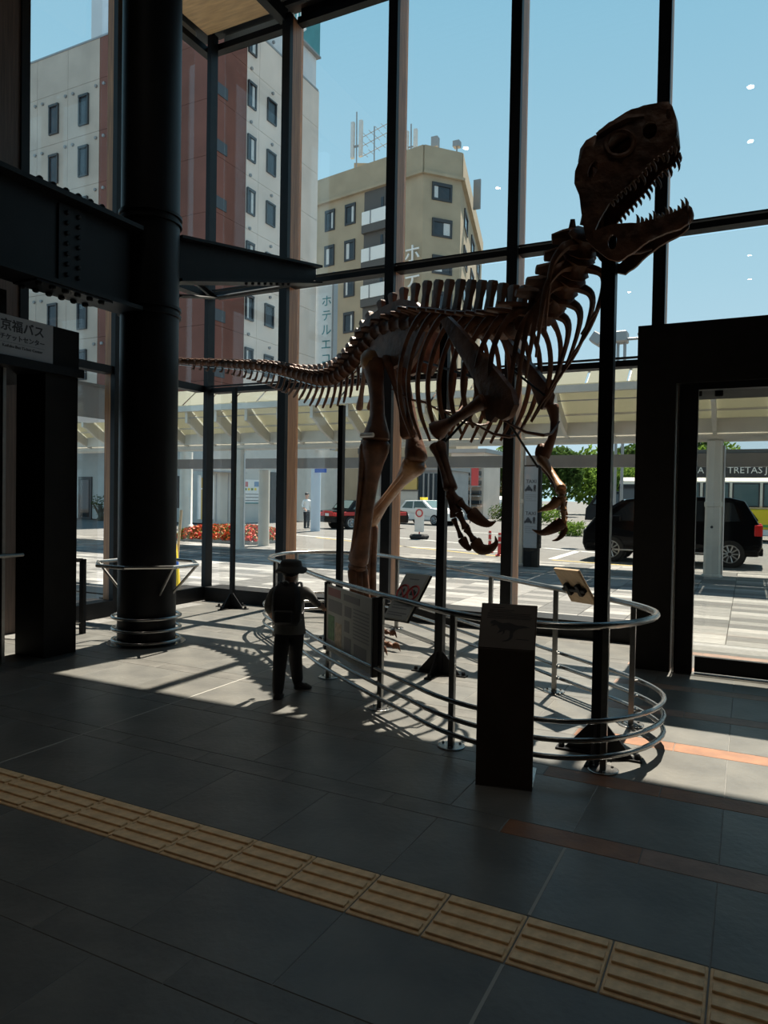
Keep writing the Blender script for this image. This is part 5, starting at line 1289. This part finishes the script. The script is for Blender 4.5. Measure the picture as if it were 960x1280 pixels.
# ---- vehicles
def vehicle(name, label, cat, base, heading, L, Wd, prof, wins, mats, wheels, wr, group=None, tum=.10, belt=.95):
    """prof: closed side outline (x forward from the rear, z); wins: side window polygons; built along local +x"""
    f = V((heading[0], heading[1], 0)).normalized(); M = frame((base[0], base[1], base[2]), f, V((-f.y, f.x, 0)))
    t = thing(name, tuple(base), label, cat, group)
    hw = lambda z, x: (Wd/2)*(1-tum*max(0, (z-belt))/.7)*(1-.09*max(0, (abs(x-L/2)-L*.38)/(L*.12)))
    n = len(prof); vs = []
    for s in (-1, 1):
        for (x, z) in prof: vs.append(M @ V((x-L/2, s*hw(z, x), z)))
    for s in (-1, 1):
        for (x, z) in prof:
            cx, cz = L/2, .9; vs.append(M @ V((x-L/2+(cx-x)*.02, s*hw(z, x)*.90 if False else s*(hw(z, x)-.0), z)))
    fs = [tuple(range(n)), tuple(range(n, 2*n))[::-1]]+[(i, (i+1) % n, n+(i+1) % n, n+i) for i in range(n)]
    body = MB().add(vs[:2*n], fs).build('body', mats[0], t)
    bm = bmesh.new(); bm.from_mesh(body.data); bmesh.ops.bevel(bm, geom=[e_ for e_ in bm.edges if len(e_.link_faces) == 2 and e_.calc_face_angle(0) > .6], offset=.045, segments=2, affect='EDGES', profile=.6); bm.to_mesh(body.data); bm.free()
    for w in wins:
        for s in (-1, 1):
            P = [V((x-L/2, s*(hw(z, x)+.006), z)) for x, z in w]; Q = [V((p.x, p.y-s*.03, p.z)) for p in P]; k = len(P)
            MB().add([M @ p for p in P+Q], [tuple(range(k)), tuple(range(k, 2*k))[::-1]]+[(i, (i+1) % k, k+(i+1) % k, k+i) for i in range(k)]).build('side_window', mats[1], t)
    for wx in wheels:
        for s in (-1, 1):
            c = V((wx-L/2, s*(Wd/2-.10), wr)); d = V((0, s, 0))
            MB().tube([M @ (c-d*.10), M @ (c-d*.08), M @ (c+d*.07), M @ (c+d*.095)], [wr*.94, wr, wr, wr*.94], 20).build('tyre', 'tyre', t)
            rim_ = MB()
            rim_.tube([M @ (c+d*.06), M @ (c+d*.10)], [wr*.66, wr*.62], 18)
            r0 = rim_.build('wheel_rim', 'tyre', t)
            for k in range(10):
                a = k*math.pi/5; e0 = c+d*.105+V((math.cos(a), 0, math.sin(a)))*wr*.12; e1 = c+d*.10+V((math.cos(a), 0, math.sin(a)))*wr*.62
                MB().tube([M @ e0, M @ e1], wr*.055, 4).build('spoke', 'rim', r0)
            MB().tube([M @ (c+d*.102+V((math.cos(a*math.pi/10), 0, math.sin(a*math.pi/10)))*wr*.64) for a in range(20)], wr*.045, 5, closed=True).build('rim_edge', 'rim', r0)
            MB().tube([M @ (c-d*.12), M @ (c+d*.012)], wr*1.12, 18).build('wheel_arch', 'tyre', t)
    def part(nm, m, x0, x1, y0, y1, z0, z1, both=True):
        for s in ((-1, 1) if both else (1,)): MB().bbox((x0-L/2, min(s*y0, s*y1), z0), (x1-L/2, max(s*y0, s*y1), z1), .015, 0, M).build(nm, m, t)
    def glassq(nm, pts, m):     # pts four 3D local points, 2 cm thick
        P = [V((x-L/2, y, z)) for x, y, z in pts]; nn = (P[1]-P[0]).cross(P[2]-P[0]).normalized(); Q = [p-nn*.02 for p in P]; R = [p+nn*.012 for p in P]
        MB().add([M @ p for p in R+Q], [(0, 1, 2, 3), (7, 6, 5, 4)]+[(i, (i+1) % 4, 4+(i+1) % 4, 4+i) for i in range(4)]).build(nm, m, t)
    return t, part, glassq, M
# black people carrier
yv = gz(912, 710, -.05).y
xf, xr = at(727, 660, yv).x, at(955, 660, yv).x; Lv = xr-xf
pv = [(.10, .28), (.02, .55), (.02, .95), (.12, 1.10), (.42, 1.62), (.75, 1.70), (2.4, 1.72), (3.15, 1.62), (3.95, 1.12), (Lv-.20, 1.0), (Lv-.02, .78), (Lv, .45), (Lv-.08, .25)]
wv_ = [[(.50, 1.12), (.66, 1.56), (1.25, 1.60), (1.25, 1.10)], [(1.32, 1.10), (1.32, 1.61), (2.30, 1.62), (2.30, 1.08)], [(2.37, 1.08), (2.37, 1.62), (3.05, 1.55), (3.55, 1.12), (3.5, 1.06)]]
whr, whf = at(912, 690, yv).x, at(763, 690, yv).x
t, part, gq, M = vehicle('people_carrier', 'black people carrier parked behind the white column at the kerb', 'car', ((xf+xr)/2, yv+.9, -.05), (-1, 0), Lv, 1.75, pv, wv_, ('car_black', 'car_glass'), (xr-whr, xr-whf), .33)
gq('windscreen', [(3.22, -.70, 1.60), (3.22, .70, 1.60), (3.93, .76, 1.14), (3.93, -.76, 1.14)], 'car_glass'); gq('rear_window', [(.44, .66, 1.58), (.44, -.66, 1.58), (.13, -.70, 1.14), (.13, .70, 1.14)], 'car_glass')
part('tail_lamp', 'lamp_red', .02, .20, .62, .84, .78, 1.05); part('headlamp', 'lamp_clear', Lv-.32, Lv-.06, .55, .80, .72, .86); part('bumper', 'car_black', .0, .12, -.7, .7, .30, .48, False); part('door_handle', 'rim', 1.9, 2.08, .85, .90, .93, .97); part('door_mirror', 'car_black', 3.25, 3.45, .84, 1.02, 1.05, 1.2); part('sill_trim', 'rim', 1.0, 3.4, .86, .89, .30, .34); part('grille', 'rim', Lv-.03, Lv+.01, -.5, .5, .45, .75, False)
# white and dark taxis
sed = [(.05, .30), (0, .55), (.05, .88), (.75, .95), (1.15, 1.40), (2.55, 1.44), (3.20, .98), (4.30, .86), (4.42, .60), (4.38, .28)]
sw = [[(.95, .97), (1.28, 1.34), (1.80, 1.36), (1.80, .95)], [(1.88, .95), (1.88, 1.36), (2.48, 1.37), (2.98, .98), (2.95, .94)]]
def taxi(label, base, heading, body, stripe, lampc, name='taxi'):
    t, part, gq, M = vehicle(name, label, 'taxi', base, heading, 4.42, 1.65, sed, sw, (body, 'car_glass_green'), (.85, 3.45), .31)
    gq('rear_window', [(1.12, .60, 1.37), (1.12, -.60, 1.37), (.78, -.66, 1.0), (.78, .66, 1.0)], 'car_glass_green'); gq('windscreen', [(2.6, -.60, 1.41), (2.6, .60, 1.41), (3.16, .66, 1.01), (3.16, -.66, 1.01)], 'car_glass_green')
    part('tail_lamp', 'lamp_red', -.01, .06, .45, .78, .62, .80); part('headlamp', 'lamp_clear', 4.36, 4.43, .45, .75, .58, .72); part('bumper', 'black_matte', -.06, .04, -.8, .8, .36, .50, False); part('roof_lamp', lampc, 1.85, 2.05, -.25, .25, 1.44, 1.60, False); part('number_plate', 'sign_white', -.03, .0, -.17, .17, .62, .76, False)
    if stripe: part('stripe', stripe, .2, 4.2, .80, .835, .66, .84); part('boot_stripe', stripe, -.02, .02, -.44, .44, .62, .86, False)
    return t
q = gz(519, 656, -.05); taxi('white saloon taxi with a roof lamp stopped on the road', (q.x+.3, q.y+1.0, -.05), (.95, -.30), 'car_white', None, 'yellow')
q = gz(414, 662, -.05); taxi('dark saloon taxi with red rear stripe behind the standing man', (q.x+.45, q.y+2.5, -.05), (.45, .89), 'car_black', 'car_red', 'sign_white')
kv = [(.05, .30), (0, .9), (.1, 1.55), (.4, 1.85), (2.6, 1.86), (3.1, 1.25), (3.5, 1.05), (3.55, .4), (3.5, .28)]
kw = [[(.3, 1.15), (.42, 1.7), (1.3, 1.74), (1.3, 1.1)], [(1.4, 1.1), (1.4, 1.74), (2.5, 1.74), (2.9, 1.2)]]
q = gz(609, 645, -.05); vehicle('delivery_van', 'small white van far down the street beside a shrub', 'car', (q.x, q.y, -.05), (-.95, .3), 3.55, 1.5, kv, kw, ('car_white', 'car_glass'), (.6, 2.8), .28)
q = gz(752, 664, -.05); t, part, gq, M = vehicle('pickup_truck', 'dark truck with a white rear panel standing beyond the people carrier', 'truck', (q.x+1.2, q.y+3, -.05), (-1, .05), 5.0, 1.9, [(.05, .5), (0, 1.05), (.1, 1.9), (2.9, 1.95), (3.0, 2.1), (4.3, 2.1), (4.75, 1.4), (4.95, 1.15), (5.0, .5)], [[(3.15, 1.35), (3.2, 1.95), (4.2, 1.95), (4.55, 1.4)]], ('car_black', 'car_glass'), (1.0, 4.0), .40)
part('side_panel', 'car_white', 1.9, 2.5, .96, 1.0, .9, 1.85)
# bus
Yb = 33.0; x0, x1 = at(773, 640, Yb).x, at(773, 640, Yb).x+9.2; zr = at(930, 597, Yb).z
bu = thing('bus', ((x0+x1)/2, Yb+1.1, -.05), 'cream route bus with yellow lower side seen behind the people carrier', 'bus')
def bbx(n_, m, xa, xb, ya, yb, za, zb2, p=bu, bev=.05): return MB().bbox((xa, ya, za), (xb, yb, zb2), bev).build(n_, m, p)
zy = at(930, 637, Yb).z; zw = at(930, 603, Yb).z
bbx('upper_body', 'bus_cream', x0, x1, Yb, Yb+2.3, zy, zr, bev=.16); bbx('lower_body', 'bus_yellow', x0, x1, Yb-.01, Yb+2.31, .45, zy+.02, bev=.05); bbx('skirt', 'car_white', x0+.05, x1-.05, Yb, Yb+2.3, .2, .46, bev=.03)
bbx('stripe', 'green_stripe', x0+.3, x1, Yb-.02, Yb, .55, .66, bev=.004)
nw = 7
for k in range(nw):
    a = x0+1.15+(x1-x0-1.4)/nw*k; w = bbx('side_window', 'win_frame', a, a+(x1-x0-1.4)/nw-.10, Yb-.02, Yb+.02, zy+.1, zw-.02, bev=.01)
    bbx('pane', 'car_glass_green', a+.06, a+(x1-x0-1.4)/nw-.16, Yb-.035, Yb-.02, zy+.16, zw-.08, w, .004)
bbx('windscreen', 'car_glass', x0-.02, x0+.04, Yb+.12, Yb+2.18, .95, zr-.28, bev=.02); bbx('front_side_window', 'car_glass', x0+.12, x0+.95, Yb-.02, Yb+.02, .5, zr-.3, bev=.01)
bbx('bumper', 'black_matte', x0-.12, x0+.1, Yb+.05, Yb+2.25, .22, .5)
for wx in (x0+1.9, x1-2.2):
    w = MB().tube([(wx, Yb-.03, .38), (wx, Yb+.25, .38)], .43, 20).build('tyre', 'tyre', bu); MB().tube([(wx, Yb-.05, .38), (wx, Yb, .38)], .25, 16).build('wheel_rim', 'rim', w)
# ---- flower bed
a, b_ = gz(234, 676, -.05), gz(340, 678, -.05)
fb = thing('flower_bed', ((a.x+b_.x)/2, 19.2, -.05), 'low bed of red and orange flowers between the canopy columns', 'flower bed')
bx0, bx1, by0, by1 = a.x-.2, b_.x+.3, 18.1, 20.4
MB().bbox((bx0, by0, -.06), (bx1, by1, .08), .03).build('kerb_edge', 'kerb', fb)
b = MB(); rnd = random.Random(3)
def leafq(b, c, r, mi):
    d = V((rnd.gauss(0, 1), rnd.gauss(0, 1), rnd.gauss(0, 1)+.4)).normalized(); u = d.orthogonal().normalized()*r; w = d.cross(u)
    b.add([c-u-w*.5, c+u*.2-w, c+u+w*.3, c-u*.2+w], [(0, 1, 2, 3)], mi)
for k in range(9000):
    u, v = rnd.random(), rnd.random(); x = lerp(bx0, bx1, u); y = lerp(by0, by1, v); ed = min(1, 6*min(u, 1-u), 4*min(v, 1-v)); top = (.42+.10*noise.noise(V((x*1.5, y*1.5, 0))))*ed**.5
    z = top*(1-rnd.random()**2.2*.9); leafq(b, V((x, y, .05+z)), rnd.uniform(.03, .055), rnd.choices((0, 1, 2), (3, 3, 2) if y > 19.3 or noise.noise(V((x*1.1, y, 4))) > 0 else (1.5, 4, 2.5))[0])
o = b.build('flowers', ['flower_red', 'flower_orange', 'leaf'], fb); o['kind'] = 'stuff'
# ---- trees and shrubs
def tree(label, px, Y, ybase, ytop, rx, m, seed, name='street_tree', n=2600, group='trees down the street', trunk=True):
    base = at(px, 640, Y); zt = at(px, ytop, Y).z; base.z = -.05; R = rnd.Random if False else random.Random(seed)
    t = thing(name, tuple(base), label, 'tree' if trunk else 'shrub', group)
    zc0 = max(.3, at(px, ybase, Y).z); H = zt-zc0
    if trunk:
        MB().tube([base, base+V((.1, 0, zc0*.6)), base+V((0, 0, zc0+H*.4))], [.22, .17, .08], 8).build('trunk', 'bark', t)
        for k in range(4):
            a = k*1.6+seed; MB().tube([base+V((0, 0, zc0*.8)), base+V((rx*.5*math.cos(a), rx*.5*math.sin(a), zc0+H*.45))], [.09, .03], 5).build('branch', 'bark', t)
    b = MB(); cl_ = []
    for k in range(12):
        a = R.uniform(0, 6.28); h = R.random(); rr = rx*(.75*math.sin(math.pi*(.15+.75*h)))
        cl_.append((base+V((rr*math.cos(a)*R.random()**.5, rr*math.sin(a)*R.random()**.5, zc0+H*(.12+.72*h))), rx*R.uniform(.35, .55)))
    s = rx*.055
    for k in range(n):
        c, r = R.choice(cl_); d = V((R.gauss(0, 1), R.gauss(0, 1), R.gauss(0, 1))).normalized(); p = c+d*r*R.uniform(.75, 1.05)*V((1, 1, .8)).length/1.62
        q = V((R.gauss(0, 1), R.gauss(0, 1), R.gauss(0, 1)+.6)).normalized(); u = q.orthogonal().normalized()*s; w = q.cross(u)
        b.add([p-u*1.5, p-w*.7, p+u*1.5, p+w*.7], [(0, 1, 2, 3)])
    o = b.build('foliage', m, t); o['kind'] = 'stuff'; return t
tree('broad light green street tree across the junction beyond the truck', 744, 84, 612, 576, 4.6, 'leaf_far', 1)
tree('dark green street tree behind the taxi pylon', 697, 70, 612, 570, 3.2, 'leaf_far_dark', 2)
tree('dark green tree beside the pale office building', 624, 92, 625, 575, 3.6, 'leaf_far_dark', 3)
tree('light green tree top rising over the walkway roof fascia', 634, 110, 610, 552, 3.2, 'leaf_far', 4)
tree('mid green tree left of the bus front', 771, 60, 614, 580, 2.2, 'leaf_far', 5)
tree('dark tree standing behind the sign shop roof', 803, 104, 615, 548, 5.0, 'leaf_far_dark', 6)
tree('bright green tree over the black sign board', 902, 60, 600, 545, 2.2, 'leaf_far', 7)
tree('dark green tree over the black sign board beside the column', 872, 74, 600, 548, 2.8, 'leaf_far_dark', 8)
tree('low yellow green shrub on the traffic island beside the truck', 712, 32, 668, 660, .75, 'leaf_far', 9, 'shrub', 1200, 'low shrubs by the road', False)
tree('low yellow green shrub on the pavement corner behind the taxi pylon', 682, 46, 646, 638, 1.1, 'leaf_far', 10, 'shrub', 900, 'low shrubs by the road', False)
tree('round dark clipped shrub beside the small white van', 630, 50, 647, 634, 1.1, 'leaf_far_dark', 11, 'shrub', 900, 'low shrubs by the road', False)
tree('small potted leafy plant beside the hotel entrance door', 125, 28.6, 642, 612, .75, 'leaf_far_dark', 12, 'potted_plant', 300, None, True)
# ---- hills on the horizon
b = MB(); vs = []; n = 90
for i in range(n):
    x = -1500+3000*i/(n-1); h = 38+30*noise.noise(V((x*.004, 1, 0)))+14*noise.noise(V((x*.015, 5, 0))); vs += [(x, 1100, -1), (x, 1160, h), (x, 1250, -1)]
fs = [(3*i, 3*i+3, 3*i+4, 3*i+1) for i in range(n-1)]+[(3*i+1, 3*i+4, 3*i+5, 3*i+2) for i in range(n-1)]
struct(b.add(vs, fs).build('hills', 'hill'))
# ---- twin head street light
q = at(772, 640, 27.5); zt = at(772, 425, 27.5).z
t = thing('street_light', (q.x, q.y, -.05), 'grey street light with two box lamps rising above the canopy', 'street light')
for dx in (-.12, .12): MB().tube([(q.x+dx, q.y, -.05), (q.x+dx, q.y, zt)], .055, 8).build('pole', 'metal_grey', t)
MB().tube([(q.x-.75, q.y, zt), (q.x+.75, q.y, zt)], .05, 6).build('cross_arm', 'metal_grey', t)
for s in (-1, 0, 1): MB().bbox((-.22, -.3, -.2), (.22, .3, .2), .04, 0, Matrix.Translation((q.x+s*.85, q.y, zt+.08)) @ Matrix.Rotation(-s*.6, 4, 'Y')).build('lamp_head', 'metal_grey', t)
# ---- small signs, bollards, barriers
q = gz(524, 674, -.05); zt = at(524, 640, q.y).z
t = thing('portable_sign', (q.x, q.y, -.05), 'portable round red-ringed sign on a post with black block foot', 'sign')
MB().bbox((q.x-.32, q.y-.25, -.05), (q.x+.32, q.y+.25, .14), .06).build('foot', 'rubber', t); MB().tube([(q.x, q.y, .1), (q.x, q.y, zt)], .025, 8).build('post', 'bollard', t)
MB().box((q.x-.19, q.y-.03, zt-.75), (q.x+.19, q.y-.0, zt+.16)).build('panel', 'sign_white', t)
MB().tube([(q.x+.13*math.cos(a*math.pi/10), q.y-.04, zt-.04+.13*math.sin(a*math.pi/10)) for a in range(20)], .028, 5, closed=True).build('red_ring', 'ink_red', t)
for px, py in ((612, 691), (624, 695)):
    q = gz(px, py, -.05); t = thing('bollard', (q.x, q.y, -.05), 'red flexible road bollard with white bands at the pavement edge', 'bollard', 'red bollards at the pavement edge')
    MB().lathe([(.11, 0), (.11, .03), (.05, .06), (.04, .62), (.03, .64)], (q.x, q.y, -.05), 12).build('post', 'bollard', t, True)
    for z in (.30, .48): MB().lathe([(.047, z), (.047, z+.05)], (q.x, q.y, 0), 12).build('band', 'sign_white', t)
q = V((-8.0, 8.55, 0)); t = thing('barrier_cone', (q.x, q.y, 0), 'yellow and blue barrier cone outside the glass behind the pillar', 'cone')
MB().lathe([(.17, 0), (.17, .05), (.12, .08), (.10, .35)], (q.x, q.y, 0), 16).build('lower_cone', 'yellow', t, True); MB().lathe([(.10, .35), (.085, .47)], (q.x, q.y, 0), 16).build('band', 'blue_sign', t, True); MB().lathe([(.085, .47), (.05, .78), (.02, .80)], (q.x, q.y, 0), 16).build('upper_cone', 'yellow', t, True)
MB().tube([(q.x-.05, q.y+.1, .0), (q.x-.16, q.y+.35, 1.25)], .022, 8).build('leaning_pole', 'board_wood', t)
# grey entrance canopy fascia outside the left glass
t = thing('entrance_fascia', (-7.9, 4, 2.5), 'grey metal fascia panel outside the left glass wall', 'canopy')
MB().box((-8.1, .5, 2.46), (-7.5, 7.0, 2.86)).build('fascia_panel', mat('fascia_metal', (.42, .43, .44), .45, .3), t)
MB().box((-8.12, .5, 2.86), (-7.48, 7.02, 2.90)).build('cap_flashing', 'metal_grey', t)
for y in (1.0, 5.0): MB().tube([(-7.8, y, 0), (-7.8, y, 2.46)], .05, 8).build('post', 'metal_grey', t)
